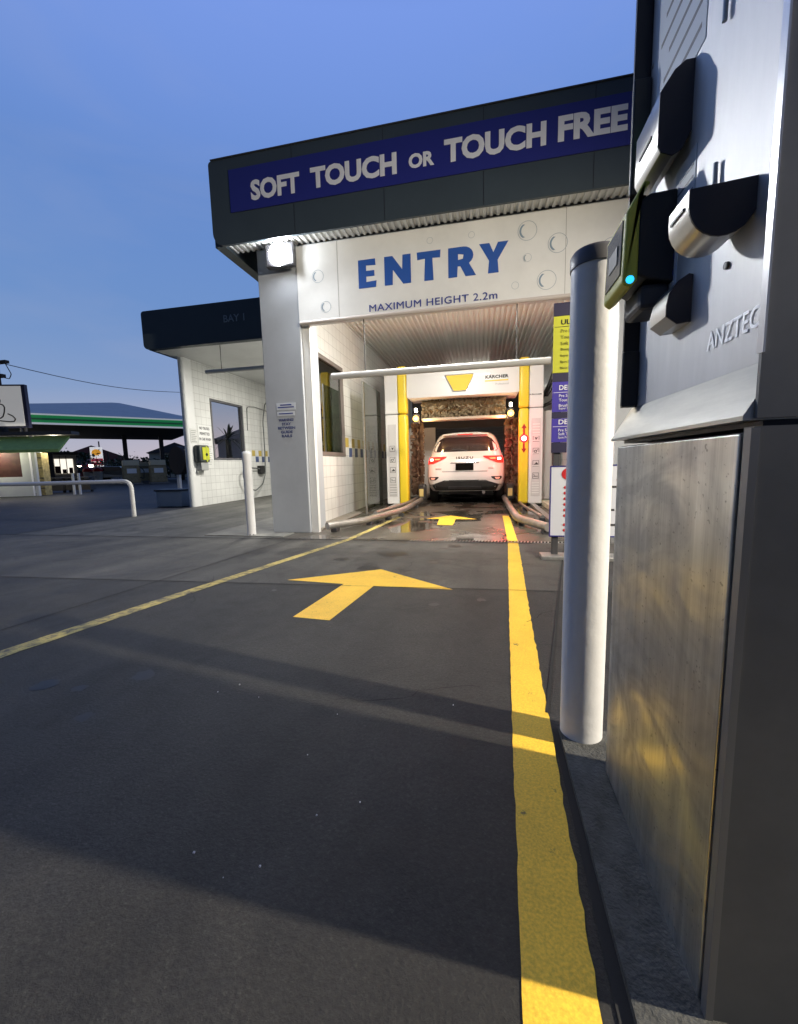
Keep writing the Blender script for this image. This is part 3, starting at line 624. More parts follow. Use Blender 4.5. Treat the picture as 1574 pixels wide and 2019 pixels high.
# red lamp with arrows
m = MB().cyl((.868, gy-.046, 1.49), (.868, gy-.029, 1.49), .092, 24); rl = m.build('stop_lamp', mat('stop_rim', (.6, .02, .02), .3, emit=(1, .01, .015), estr=3.0), G)
m = MB().cyl((.868, gy-.056, 1.49), (.868, gy-.0465, 1.49), .05, 24); m.build('lens', mat('stop_core', (1, .5, .5), .3, emit=(1, .62, .58), estr=9), rl)
m = MB()
for s in (1, -1): m.prism([(.868-.02, 1.49+s*.085), (.868+.02, 1.49+s*.085), (.868+.02, 1.49+s*.22), (.868+.055, 1.49+s*.22), (.868, 1.49+s*.32), (.868-.055, 1.49+s*.22), (.868-.02, 1.49+s*.22)], lambda u, v, t: (u, t, v), gy-.036, gy-.029)
m.build('arrows', mat('arrow_red', (.22, .002, .004), .5), G)
light('red_glow', 'POINT', (.74, gy-.40, 1.50), 12, (1, .06, .08), size=.03)
light('red_fill', 'POINT', (.47, gy+.45, 1.45), 9, (1, .05, .08), size=.05)  # added red fill for the right brush, without a fitting
# rear arch, dark curtain
m = MB().box((-2.2, gy+2.2, .05), (-1.34, gy+2.3, 2.0)); m.build('rear_shield', white, G)
m = MB().box((.55, gy+2.6, .05), (1.2, gy+2.8, 2.9)); m.build('rear_shield', dkgrey, G)
m = MB().box((-1.7, gy+2.75, 2.0), (.9, gy+2.9, 3.0)); m.build('rear_cowl', dkgrey, G)
for cxx in (-1.47, .62):
    m = MB().box((cxx-.09, gy+.35, .10), (cxx+.09, gy+.60, .50), .05); wb = m.build('wheel_washer', rubber, G)
    m = MB().box((cxx-.06, gy+.335, .2), (cxx+.04, gy+.349, .38)); m.build('washer_plate', mat('washer_tan', (.5, .4, .15), .5), wb)
# supply hoses right of gantry
for i, (a, b, c2) in enumerate((((1.28, 9.9, 2.35), (1.45, 9.8, 2.7), (1.6, 9.7, 3.2)), ((1.28, 9.8, 2.2), (1.5, 9.75, 2.3), (1.7, 9.8, 2.6)), ((1.28, 9.9, 2.5), (1.4, 9.8, 2.45), (1.7, 9.8, 3.0)))):
    MB().tube([a, b, c2], .04, 8).build('supply_hose', black, G, smooth=True)
# floor rails of gantry
for x in (-2.05, 1.08):
    MB().box((x-.05, 6.4, .002), (x+.05, 15.5, .05)).build('floor_track', steel, G)

# guide rails
def pipe_path(pts, n=5):
    P = [Vector(p) for p in pts]; out = [P[0]]
    for a, b, c2 in zip(P, P[1:], P[2:]):
        r = .25*min((b-a).length, (c2-b).length); p0 = b+(a-b).normalized()*r; p1 = b+(c2-b).normalized()*r
        for i in range(n+1):
            t = i/n; out.append(p0*(1-t)**2+b*2*t*(1-t)+p1*t*t)
    out.append(P[-1]); return out
def rail(pts, r, stubs, label):
    T = thing('guide_rail', label, 'guide rail', (pts[0][0], pts[0][1], 0), group='wheel guide rails')
    MB().tube(pipe_path(pts), r, 14).build('pipe', mat('rail_steel', (.42, .40, .38), .35, metal=.7, var=.2, vscale=9), T, smooth=True)
    for s in stubs: MB().box((s[0]-.045, s[1]-.07, 0), (s[0]+.045, s[1]+.07, s[2]), .005).build('foot', dkgrey, T)
rail([(-2.30, 5.62, .10), (-1.90, 6.25, .10), (-1.52, 7.55, .12), (-1.46, 12.5, .12)], .055, [(-2.22, 5.75, .06), (-1.86, 6.42, .06), (-1.68, 7.0, .06), (-1.54, 7.5, .06), (-1.5, 9, .06), (-1.47, 11, .06)], 'left steel wheel guide pipe flaring out by the column')
rail([(.86, 5.66, .10), (.53, 6.55, .10), (.50, 7.6, .12), (.50, 12.5, .12)], .06, [(.83, 5.75, .05), (.58, 6.5, .05), (.5, 7.5, .05), (.5, 9, .05), (.5, 11, .05)], 'right steel wheel guide pipe flaring out beside the yellow line')
rail([(-1.92, 7.0, .13), (-1.66, 8.8, .13), (-1.66, 12, .13)], .035, [(-1.90, 7.2, .1), (-1.68, 8.8, .1)], 'thin second guide pipe outside the left wheel guide')
rail([(.95, 6.9, .08), (.80, 8.6, .08), (.80, 12, .08)], .03, [(.95, 6.95, .06), (.82, 8.5, .06)], 'thin second guide pipe outside the right wheel guide')

# drain grate
D = thing('drain_grate', 'black slotted drain grate across the bay entrance', 'drain', (.1, 5.1, 0))
MB().box((-.95, 5.04, -.02), (1.35, 5.14, .0035)).build('channel', mat('grate_black', (.008, .008, .008), .9), D)
m = MB()
for i in range(58):
    x = -.94+i*.0395; m.prism([(x, 5.045), (x+.016, 5.045), (x+.03, 5.135), (x+.014, 5.135)], lambda u, v, t: (u, v, t), .004, .009)
m.build('bars', steel, D)
MB().box((-.97, 5.025, -.02), (1.37, 5.039, .008)).build('frame', midgrey, D)

# glass screen
T = thing('glass_screen', 'tall greenish glass splash screen beside the tiled bay wall', 'screen', (-2.35, 8.6, 0))
MB().box((-2.365, 7.95, .02), (-2.355, 9.32, 2.66)).build('pane', glass_mat('screen_glass', (.50, .52, .47), .8), T)
MB().box((-2.375, 7.92, .0), (-2.345, 7.949, 2.66)).build('edge_strip', steel, T)

# ------------------------------------------------------------------ bollards
def bollard(x, y, zb, zt, r, label, capm, tiltx=0):
    T = thing('bollard', label, 'bollard', (x, y, zb), group='white bollards')
    MB().lathe((x, y, zb), [(r, 0), (r, zt-zb-.05)], 40).build('post', mat('bollard_white', (.76, .77, .77), .5, var=.05, vscale=9, bump=.15, bscale=40), T, smooth=True)
    MB().lathe((x, y, zb-.02), [(r+.035, 0), (r+.03, .026), (r+.004, .03)], 24).build('collar', kerbmat, T)
    rb_ = random.Random(int(x*1000)); mm_ = MB()
    for k_ in range(26):
        a_ = rb_.uniform(0, 6.283); w_ = rb_.uniform(.03, .14); h_ = rb_.uniform(.004, .022); z_ = zb+.012
        mm_.poly([(x+(r+.0008)*math.cos(a_+q), y+(r+.0008)*math.sin(a_+q), z_+zz) for q, zz in ((-w_, 0), (w_, 0), (w_*.6, h_*.8), (0, h_), (-w_*.7, h_*.5))])
    mm_.build('chipped_paint', dkgrey, T)
    MB().lathe((x, y, zt-.05), [(r+.003, 0), (r+.003, .034), (r-.004, .044), (r*.6, .05), (.004, .053)], 40).build('cap', capm, T, smooth=True)
bollard(.305, 1.285, .10, 1.577, .062, 'thick white bollard with a dark cap beside the pay station', mat('bollard_cap', (.10, .10, .105), .45))
bollard(-3.37, 5.32, 0, 1.235, .062, 'white bollard standing in front of the tiled column', mat('white_cap', (.74, .75, .75), .5))

# ------------------------------------------------------------------ menu boards
K = thing('menu_board', 'tall wash menu board in lime and indigo behind the thick bollard', 'sign board', (.95, 4.2, .03))
y0 = 4.15
for x in (.665, 1.12): MB().box((x, y0+.012, .05), (x+.06, y0+.06, 2.42), .004).build('post', dkgrey, K)
for x in (.56, 1.05): MB().box((x, y0-.10, gz(y0)+.001), (x+.25, y0+.10, gz(y0)+.04), .006).build('base_plate', steel, K)
for nm, z0, z1, mt in (('header_panel', 2.325, 2.44, darkpurple), ('menu_panel', 1.815, 2.322, lime), ('menu_panel', 1.735, 1.812, darkpurple), ('menu_panel', 1.455, 1.732, indigo), ('menu_panel', 1.395, 1.452, darkpurple), ('menu_panel', 1.17, 1.392, indigo), ('menu_panel', 1.07, 1.167, darkpurple)):
    MB().box((.64, y0-.008, z0), (1.185, y0+.01, z1)).build(nm, mt, K)
def lines(t, x, z, rows, h, d):
    for i, s in enumerate(rows): t.text(s, (x, y0-.009, z-i*d), X_, Z_, None, h, bold=.008, res=2)
t = MB(); t.text('ULTRA WASH', (.705, y0-.009, 2.245), X_, Z_, .43, .045, bold=.02)
t.box((.65, y0-.0105, 2.225), (1.175, y0-.0085, 2.229)); t.build('lettering', black, K)
t = MB(); lines(t, .705, 2.175, ('Pre Soak', 'Touch Wash', 'Soft Wash', 'Shampoo', 'Super Foam', 'Spot Free', 'Blow Dry'), .03, .056); t.build('lettering', mat('olive_ink', (.22, .23, .02), .5), K)
t = MB(); t.text('DELUXE TOUCH', (.70, y0-.009, 1.655), X_, Z_, .45, .045, bold=.02); t.box((.65, y0-.0105, 1.632), (1.175, y0-.0085, 1.636))
lines(t, .70, 1.59, ('Pre Soak', 'Touch Wash'), .026, .04); lines(t, .70, 1.50, (), .026, .04)
t.text('DELUXE SOFT', (.70, y0-.009, 1.337), X_, Z_, .44, .045, bold=.02); t.box((.65, y0-.0105, 1.315), (1.175, y0-.0085, 1.319))
lines(t, .70, 1.50, ('Brush Wash', 'Super Foam'), .026, .03); lines(t, .70, 1.27, ('Pre Soak', 'Soft Touch', 'Spot Free'), .026, .036)
t.build('lettering', signwhite, K)
MB().box((.64, y0-.01, .255), (1.335, y0+.01, .94), .004).build('rules_panel', mat('rules_white', (.62, .65, .72), .5), K)
m = MB(); frame_b = [(.635, .25, 1.34, .262), (.635, .933, 1.34, .945), (.635, .262, .645, .933), (1.33, .262, 1.34, .933)]
for q in frame_b: m.box((q[0], y0-.014, q[1]), (q[2], y0+.012, q[3]))
m.build('rules_frame', navy, K)
m = MB()
m.cyl((.795, y0-.014, .865), (.795, y0-.011, .865), .055, 20)
for z in (.735, .68, .625, .57, .515, .46, .37, .315): m.cyl((.775, y0-.014, z), (.775, y0-.011, z), .014, 12)
m.prism([(1.24, .90), (1.30, .90), (1.30, .87), (1.24, .87)], lambda u, v, t: (u, t, v), y0-.014, y0-.011); m.prism([(1.225, .80), (1.30, .80), (1.27, .855)], lambda u, v, t: (u, t, v), y0-.014, y0-.011)
m.build('red_marks', red, K)
t = MB()
for i, (z, wd) in enumerate(zip((.735, .68, .625, .57, .515, .46, .37, .315), (.40, .22, .33, .28, .36, .30, .38, .25))): t.box((.86, y0-.0125, z-.010), (.86+wd, y0-.0105, z+.010))
t.build('print', dkgrey, K)

# ------------------------------------------------------------------ pay station
PS = thing('pay_station', 'stainless pay station cabinet with hooded slots and a card reader', 'pay station', (.6, .87, .14))
xd, xp = .334, .367; ya, yb = .593, 1.118; xb = .56; zb = .14
m = MB().box((xd+.006, ya+.0205, zb), (xb, yb, 1.03)); m.build('cabinet', side_metal, PS)
m = MB().box((xd-.004, ya+.026, zb+.005), (xd+.0055, yb-.006, 1.028), .002); m.build('door', stainless, PS)
m = MB().box((xd-.002, ya, zb), (xb, ya+.020, 1.036)); m.build('side_panel', mat('side_sheet', (.20, .205, .21), .45, metal=.6, var=.1, vscale=8), PS)
m = MB().box((xd-.006, ya-.002, zb), (xd+.004, ya+.012, 1.034)); m.build('door_edge', mat('edge_grey', (.3, .3, .3), .4, metal=.7), PS)
m = MB().box((xd+.012, ya+.008, 1.0365), (xb, yb, 1.0435)); m.build('gap_seal', black, PS)
# ledge: slanted band
m = MB().prism([(xd-.012, 1.044), (xd-.012, 1.050), (xp-.001, 1.1245), (xp+.1, 1.1245), (xp+.1, 1.044)], lambda u, v, t: (u, t, v), ya+.006, yb+.02); m.build('ledge', mat('ledge_steel', (.66, .65, .60), .36, metal=.8, var=.12, vscale=6, stretch=(1, 1, 8)), PS)
m = MB().box((xp, ya+.006, 1.125), (xp+.012, yb-.012, 2.15)); m.build('panel', stainless_panel, PS)
m = MB().box((xd, ya, 1.046), (xb, ya+.0055, 2.2)); m.build('near_flange', mat('flange_steel', (.22, .225, .23), .42, metal=.7, var=.08), PS)
m = MB().box((xd-.001, ya-.003, 1.1246), (xd+.0015, ya+.009, 2.2)); m.build('flange_lip', mat('lip_white', (.8, .8, .82), .3, metal=.6), PS)
m = MB().box((xd, yb-.008, 1.1246), (xp+.3, yb, 2.2)); m.build('far_flange', mat('flange_dark', (.03, .03, .035), .4, metal=.4), PS)
m = MB().box((xd-.002, ya-.003, 2.2), (xb, yb+.003, 2.24)); m.build('top', side_metal, PS)
m = MB().box((xp+.013, ya+.007, 1.125), (xb, yb-.009, 2.2)); m.build('housing', side_metal, PS)
# far flange pieces (black mouldings)
MB().box((xd-.004, yb-.022, 1.60), (xp-.001, yb-.0085, 1.84), .003).build('moulding', black, PS)
MB().box((xd-.004, yb-.020, 1.126), (xp-.001, yb-.0085, 1.255), .003).build('moulding', black, PS)
def hood(pts, y0, y1, name='hood', roughpts=None, side=hoodshade):
    # profile in (x,z): closed to panel plane
    m = MB().prism(pts, lambda u, v, t: (u, t, v), y0, y1); h = m.build(name, hoodlit, PS, smooth=True)
    c = [(p[0]+(.001 if p[0] < xp-.003 else 0), p[1]) for p in pts]
    m = MB().prism(pts, lambda u, v, t: (u, t, v), y0-.003, y0-.0004); m.build('hood_shade_cheek', side, h)  # thin plate on the near end carries the painted shadow tone
    return h
hood([(xp, 1.70), (.352, 1.700), (.335, 1.688), (.313, 1.655), (.3125, 1.567), (.318, 1.556), (.338, 1.548), (.352, 1.555), (xp, 1.585)], .897, 1.010)
h2 = [(xp, 1.379), (.284, 1.373)]
for i in range(10):
    a = R(180+130*i/9); h2.append((.327+.043*math.cos(a), 1.352+.045*math.sin(a)))
h2 += [(xp, 1.336)]
hood(h2, .690, .752)
hood([(xp, 1.324), (.360, 1.326), (.343, 1.315), (.330, 1.296), (.326, 1.275), (.326, 1.256), (.345, 1.241), (xp, 1.243)], .859, .930)
for z0_, z1_ in ((1.432, 1.462), (1.66, 1.71)): MB().cyl((xp-.006, .79, z0_), (xp-.006, .79, z1_), .0035, 10).build('pin', steel, PS, smooth=True)
for y, z in ((.748, 1.290),):
    m = MB().cyl((xp-.004, y, z), (xp+.001, y, z), .0055, 14); m.build('keyhole', black, PS)
    m = MB().box((xp-.0042, y-.002, z-.004), (xp-.0039, y+.002, z+.004)); 
    m.build('key_slot', midgrey, PS)
m = MB().text('ANZTEC', (xp-.0015, .792, 1.1735), -Y_, Z_, .132, .030, bold=.010, depth=.0001); m.build('lettering', mat('etched_white', (1, 1, 1), .62, metal=.8), PS)
# stickers
MB().box((xp-.0012, .860, 1.70), (xp+.001, 1.065, 2.10)).build('instruction_label', mat('label_white', (.72, .76, .80), .5), PS)
t = MB()
for i in range(9): t.box((xp-.0016, .875, 1.73+i*.04), (xp-.0012, 1.05-.02*(i % 3), 1.738+i*.04))
t.build('label_print', midgrey, PS)
MB().box((xp-.0012, .868, 1.395), (xp+.001, .945, 1.545)).build('instruction_label', mat('label_grey', (.50, .55, .60), .5), PS)
t = MB()
for i in range(6): t.box((xp-.0016, .875, 1.415+i*.02), (xp-.0012, .938-.01*(i % 2), 1.419+i*.02))
t.build('label_print', mat('label_ink', (.12, .14, .2), .5), PS)
t = MB()
for z in (1.385, 1.355): t.prism([(.935, z), (.955, z), (.955, z-.008), (.968, z+.006), (.955, z+.02), (.955, z+.011), (.935, z+.011)], lambda u, v, t: (t, u, v), xp-.003, xp-.0012)
MB().box((xp-.0012, .925, 1.335), (xp+.001, .985, 1.394)).build('arrow_label', mat('label_pale', (.62, .68, .76), .5), PS); t.build('label_arrows', mat('arrow_blue', (.03, .05, .2), .5), PS)
MB().cyl((xp-.006, 1.065, 1.735), (xp+.001, 1.065, 1.735), .016, 16).build('button', mat('button_green', (.05, .4, .12), .4, emit=(.1, .9, .3), estr=.5), PS)
for z in (1.675, 1.625): MB().cyl((xp-.006, 1.065, z), (xp+.001, 1.065, z), .015, 16).build('button', black, PS)
for y_ in (.606, 1.098):
    for z_ in (1.145, 1.38, 1.62, 1.86): MB().cyl((xp-.0022, y_, z_), (xp+.001, y_, z_), .0042, 12).build('screw', steel, PS)
MB().box((.3105, .925, 1.600), (.3127, .985, 1.606)).build('note_slot', black, PS); MB().box((.2815, .700, 1.352), (.2838, .742, 1.356)).build('coin_slot', black, PS)
# card reader
m = MB().prism([(.3, 1.365), (.318, 1.355), (xp, 1.345), (xp, 1.515), (.318, 1.512), (.30, 1.500)], lambda u, v, t: (u, t, v), .935, 1.055)
cr = m.build('card_reader', black, PS, bevel=.004)
m = MB().prism([(.272, 1.350), (.284, 1.340), (.3005, 1.352), (.3005, 1.512), (.318, 1.530), (.306, 1.535), (.276, 1.480)], lambda u, v, t: (u, t, v), .930, 1.060); fc = m.build('reader_bezel', limeface, cr, bevel=.004)
m = MB().prism([(.2735, 1.37), (.2755, 1.37), (.2785, 1.472), (.2765, 1.474)], lambda u, v, t: (u-.003, t, v), .945, 1.045); m.build('screen', mat('reader_screen', (.10, .11, .10), .15), cr)
m = MB().box((.270, .965, 1.40), (.2745, 1.02, 1.435)); m.build('keypad', midgrey, cr)
m = MB().cyl((.286, .9285, 1.354), (.286, .9315, 1.354), .0075, 14); m.build('status_light', mat('cyan_led', (.02, .4, 1), .3, emit=(.02, .38, 1.0), estr=2.2), cr)
m = MB().box((.31, .945, 1.30), (.366, 1.04, 1.35), .01); m.build('reader_foot', dkgrey, cr)

# ------------------------------------------------------------------ SUV
def lerp_tab(tab, z):
    for a, b in zip(tab, tab[1:]):
        if z <= b[0]:
            t = (z-a[0])/(b[0]-a[0]); return [a[i]+(b[i]-a[i])*t for i in range(1, len(a))]
    return list(tab[-1][1:])
# z, half width, y rear, y front
TAB = [(.30, .80, .16, 4.45), (.40, .86, .06, 4.56), (.52, .885, .01, 4.62), (.66, .89, .0, 4.62), (.80, .89, .045, 4.58), (.95, .885, .065, 4.5), (1.04, .86, .09, 4.1), (1.10, .835, .12, 3.55), (1.18, .81, .17, 3.4), (1.35, .755, .27, 3.1), (1.50, .70, .37, 2.8), (1.58, .65, .42, 2.62), (1.63, .57, .50, 2.45), (1.66, .42, .62, 2.3), (1.675, .2, .8, 2.1)]
ND = 4.0
def rear(x, z, off=0.0):
    hw, yr, yf = lerp_tab(TAB, z); u = min(.999, abs(x)/hw); d = min(.55, (yf-yr)/2)
    return yr+d*(1-(1-u**ND)**(1/ND))-off
V = SUV = thing('suv', 'white SUV seen from behind with lit red tail lights inside the wash gantry', 'car', (-.44, 9.62, 0), R(-1.2))
m = MB(); rows = []
for z, hw, yr, yf in TAB:
    d = min(.55, (yf-yr)/2); row = []
    for k in range(48):
        a = 2*math.pi*k/48; cx_, sy_ = math.cos(a), math.sin(a)
        x = hw*math.copysign(abs(cx_)**(2/ND), cx_); yy = math.copysign(abs(sy_)**(2/ND), sy_)
        row.append((x, (yr+d)+yy*d if yy < 0 else (yf-d)+yy*d, z))
    rows.append(row+[row[0]])
m.grid(rows); bmesh.ops.remove_doubles(m.bm, verts=m.bm.verts, dist=1e-5)
es = [e for e in m.bm.edges if e.is_boundary]; bmesh.ops.holes_fill(m.bm, edges=es)
body = m.build('body', carpaint, V, smooth=True, local=True)
def patch(spec, off, name, mt, parent, nx=14, sub=4):
    # spec rows (z, xl, xr)
    m = MB(); rows = []
    for (za, la, ra), (zb_, lb, rb) in zip(spec, spec[1:]):
        for i in range(sub):
            t = i/sub; z = za+(zb_-za)*t; l = la+(lb-la)*t; r = ra+(rb-ra)*t; rows.append((z, l, r))
    rows.append(spec[-1])
    m.grid([[(l+(r-l)*k/nx, rear(l+(r-l)*k/nx, z, off), z) for k in range(nx+1)] for z, l, r in rows])
    m.grid([[(l+(r-l)*k/nx, rear(l+(r-l)*k/nx, z, off)+.03, z) for k in range(nx+1)] for z, l, r in rows])
    return m.build(name, mt, parent, smooth=True, local=True)
patch([(1.20, -.70, .70), (1.24, -.73, .73), (1.34, -.70, .70), (1.48, -.60, .60), (1.535, -.50, .50)], .006, 'rear_window', carglass, V)
for s in (-1, 1):
    q = lambda a, b: (a, b) if s > 0 else (-b, -a)
    tl = patch([(z, *q(a, b)) for z, a, b in ((.93, .72, .85), (1.0, .54, .85), (1.06, .42, .845), (1.09, .40, .82))], .010, 'tail_light', mat('tail_red', (.5, .01, .01), .2, emit=(1, .02, .015), estr=2.2), V)
    patch([(z, *q(a, b)) for z, a, b in ((1.0, .72, .80), (1.05, .72, .80))], .014, 'brake_lamp', mat('brake_glow', (1, .6, .5), .3, emit=(1, .45, .35), estr=9), tl, nx=5)
    patch([(z, *q(a, b)) for z, a, b in ((1.02, .58, .68), (1.045, .54, .68))], .014, 'indicator', mat('tail_amber', (.8, .35, .15), .3, emit=(1, .35, .12), estr=1.2), tl, nx=5)
    fg = patch([(z, *q(a, b)) for z, a, b in ((.555, .66, .78), (.60, .60, .82), (.635, .58, .81))], .006, 'fog_surround', black, V, nx=6)
    patch([(z, *q(a, b)) for z, a, b in ((.57, .69, .76), (.615, .66, .78))], .012, 'fog_light', mat('fog_red', (.6, .25, .2), .2, emit=(1, .5, .35), estr=.5), fg, nx=5)
patch([(.31, -.79, .79), (.42, -.86, .86), (.48, -.68, .68), (.56, -.44, .44)], .008, 'diffuser', rubber, V)
patch([(.35, -.38, .38), (.42, -.36, .36)], .014, 'tow_cover', dkgrey, V)
patch([(.545, -.46, -.34), (.56, -.42, -.36)], .016, 'bumper_trim', steel, V, nx=5); patch([(.545, .30, .50), (.562, .34, .46)], .016, 'bumper_trim', steel, V, nx=5)
patch([(.74, -.50, .50), (.76, -.51, .51)], .004, 'bumper_line', mat('shut_line', (.25, .25, .25), .6), V)
patch([(.775, -.20, .20), (.93, -.20, .20)], .014, 'number_plate', mat('plate_black', (.003, .003, .003), .9, spec=.1), V)
patch([(.935, -.33, .33), (.955, -.30, .30)], .016, 'handle_trim', mat('chrome', (.7, .68, .65), .12, metal=1.0), V)
m = MB(); m.text('ISUZU', (-.19, rear(0, 1.06)-.012, 1.03), X_, Z_, .38, .055, bold=.025, space=1.3); m.build('lettering', black, V, local=True)
for bx_, bw_ in ((.52, .12), (-.66, .14)): MB().box((bx_, rear(bx_+bw_/2, .82)-.012, .805), (bx_+bw_, rear(bx_+bw_/2, .82)-.006, .822)).build('badge', midgrey, V, local=True)
m = MB().tube([(.05, rear(.05, 1.22)-.02, 1.215), (-.12, rear(-.12, 1.25)-.02, 1.25), (-.30, rear(-.3, 1.245)-.02, 1.245)], .012, 8); m.build('wiper', dkgrey, V, local=True)
m = MB(); m.prism([(-.52, .30), (.52, .30), (.48, .52), (-.48, .52)], lambda u, v, t: (u, v, t), 1.575, 1.605); sp = m.build('spoiler', carpaint, V, local=True, bevel=.01)
m = MB().box((-.17, .293, 1.58), (.17, .299, 1.60)); m.build('high_brake_light', mat('hi_brake', (.4, .01, .01), .3, emit=(1, .03, .02), estr=.8), sp, local=True)
for s in (-1, 1):
    for y in (.92, 3.75):
        m = MB().tube([(s*.66, y, .365), (s*.70, y, .365), (s*.87, y, .365), (s*.885, y, .365)], [.30, .365, .365, .33], 28); wh = m.build('wheel', rubber, V, smooth=True, local=True)
        m = MB().cyl((s*.886, y, .365), (s*.892, y, .365), .22, 20); m.build('rim', steel, wh, local=True)
    m = MB()
    m.prism([(.62, 1.12), (3.15, 1.12), (2.75, 1.48), (.75, 1.50)], lambda u, v, t: (s*(.765-(v-1.12)*.28+t), u, v), .03, .055); m.build('side_window', carglass, V, local=True)
    m = MB().box((s*.92-.06, 2.95, 1.08), (s*.92+.06, 3.1, 1.22), .03); m.build('mirror', carpaint, V, local=True)
m = MB().box((-.62, .3, .22), (.62, 4.2, .32)); m.build('underbody', rubber, V, local=True)
m = MB().cyl((.42, .12, .27), (.42, .5, .27), .035, 12); m.build('exhaust', steel, V, local=True)
SUV.scale = (1.05, 1.05, 1.05)
light('tail_glow', 'POINT', (-1.33, 9.42, 1.05), 4, (1, .08, .05), size=.04); light('tail_glow', 'POINT', (.45, 9.42, 1.05), 5, (1, .08, .05), size=.04)

# ------------------------------------------------------------------ bay 1 wall fittings
xw = -7.487
T = thing('wall_terminal', 'dark card terminal with a lime face on the white tiled wall', 'terminal', (-7.49, 9.55, 1.3))
MB().box((xw, 9.38, 1.17), (xw+.20, 9.78, 1.63), .05, 3).build('hood', mat('terminal_grey', (.05, .06, .06), .4), T, smooth=True)
MB().box((xw+.05, 9.60, 1.19), (xw+.215, 9.66, 1.60)).build('face_edge', mat('term_lime', (.4, .45, .06), .5), T)
MB().box((xw+.201, 9.47, 1.24), (xw+.212, 9.74, 1.57), .004).build('face', lime, T)
MB().cyl((xw+.212, 9.62, 1.38), (xw+.222, 9.62, 1.38), .04, 14).build('knob', black, T)
MB().box((xw, 9.45, .96), (xw+.16, 9.74, 1.165), .02).build('receipt_box', mat('receipt_grey', (.35, .36, .36), .5), T)
MB().box((xw, 9.42, .90), (xw+.06, 9.66, .955)).build('mount', mat('mount_grey', (.45, .46, .45), .6), T)
t = MB()
o = MB().box((xw-.001, 9.62, 1.70), (xw+.006, 10.14, 2.17)).build('notice_board', white); tag(o, 'white notice NO TRUCKS PERMITTED IN CAR WASH beside the window', 'sign')
for i, (s, wd) in enumerate((('NO TRUCKS', .40), ('PERMITTED', .40), ('IN CAR WASH', .46))): t.text(s, (xw+.0065, 9.88, 2.06-i*.145), Y_, Z_, wd, .075, bold=.02, align='C')
q = t.build('lettering', black); q.parent = o
o = MB().box((xw-.001, 9.32, 1.68), (xw+.005, 9.58, 2.06)).build('notice_board', mat('notice_pale', (.66, .67, .65), .5)); tag(o, 'pale notice with faint grey print nearest the rounded wall end', 'sign')
t = MB()
for i in range(7): t.box((xw+.005, 9.35, 2.0-i*.048), (xw+.0075, 9.55-.03*(i % 3), 2.012-i*.048))
q = t.build('print', midgrey); q.parent = o
o = MB().box((xw-.001, 9.86, 1.02), (xw+.005, 10.16, 1.66)).build('notice_board', mat('notice_pale2', (.70, .71, .69), .5)); tag(o, 'pale price list with grey lines right of the card terminal', 'sign')
t = MB()
for i in range(9): t.box((xw+.005, 9.89, 1.60-i*.06), (xw+.0075, 10.13-.03*(i % 3), 1.612-i*.06))
q = t.build('print', midgrey); q.parent = o
# hose on boom
H = thing('wash_hose', 'thin grey pressure hose looping down the tiled wall from a boom', 'hose', (-7.3, 12.7, 1))
pts = [(-7.0, 13.6, 3.35), (-7.15, 13.1, 3.35), (-7.25, 12.75, 3.15), (-7.28, 12.6, 2.6), (-7.28, 12.6, 1.6), (-7.28, 12.55, .8), (-7.28, 12.35, .45), (-7.28, 11.9, .25), (-7.28, 11.5, .35), (-7.28, 11.25, .7), (-7.3, 11.3, .95), (-7.36, 11.7, 1.0), (-7.4, 12.5, .95)]
MB().tube(pipe_path(pts, 4), .02, 8).build('hose_line', mat('hose_grey', (.10, .11, .11), .5), H, smooth=True)
MB().box((xw, 12.4, .78), (xw+.12, 12.72, 1.06), .02).build('hose_holster', black, H)
MB().tube(pipe_path([(xw+.02, 11.95, 2.2), (xw+.03, 11.98, 2.95), (xw+.03, 12.4, 3.0), (xw+.03, 13.2, 2.95)], 4), .014, 8).build('supply_pipe', midgrey, H, smooth=True)
# box and disc by the wall end
MB_ = MB().box((-8.75, 9.35, .0), (-7.95, 9.75, .42), .02); T = MB_.build('meter_box', mat('pale_blue_box', (.30, .36, .42), .6)); tag(T, 'pale blue concrete box on the ground beside the wall end', 'box')
MB().box((-8.78, 9.32, .42), (-7.92, 9.78, .47), .01).build('lid', dkgrey, T)
T = thing('hose_reel', 'large black hose reel standing beyond the white wall end', 'hose reel', (-11.3, 13.4, 0))
d = Vector((.35, .94, 0))
MB().tube([Vector((-11.35, 13.4, 1.34))-d*.10, Vector((-11.35, 13.4, 1.34))+d*.10], .54, 32).build('drum', mat('drum_black', (.008, .008, .012), .8), T, smooth=True)
MB().box((-11.6, 13.5, 0), (-11.5, 13.62, 1.2)).build('leg', white, T); MB().box((-11.2, 13.6, 0), (-11.1, 13.72, 1.2)).build('leg', white, T)

# ------------------------------------------------------------------ guard rail left
T = thing('guard_rail', 'bent white pipe guard rail on the dark asphalt', 'guard rail', (-7.55, 7.4, 0))
MB().tube(pipe_path([(-7.53, 7.4, 0), (-7.53, 7.4, .77), (-12.5, 7.75, .73)], 6), .045, 14).build('pipe', white, T, smooth=True)
MB().cyl((-12.3, 7.74, 0), (-12.3, 7.74, .7), .045, 12).build('leg', white, T)

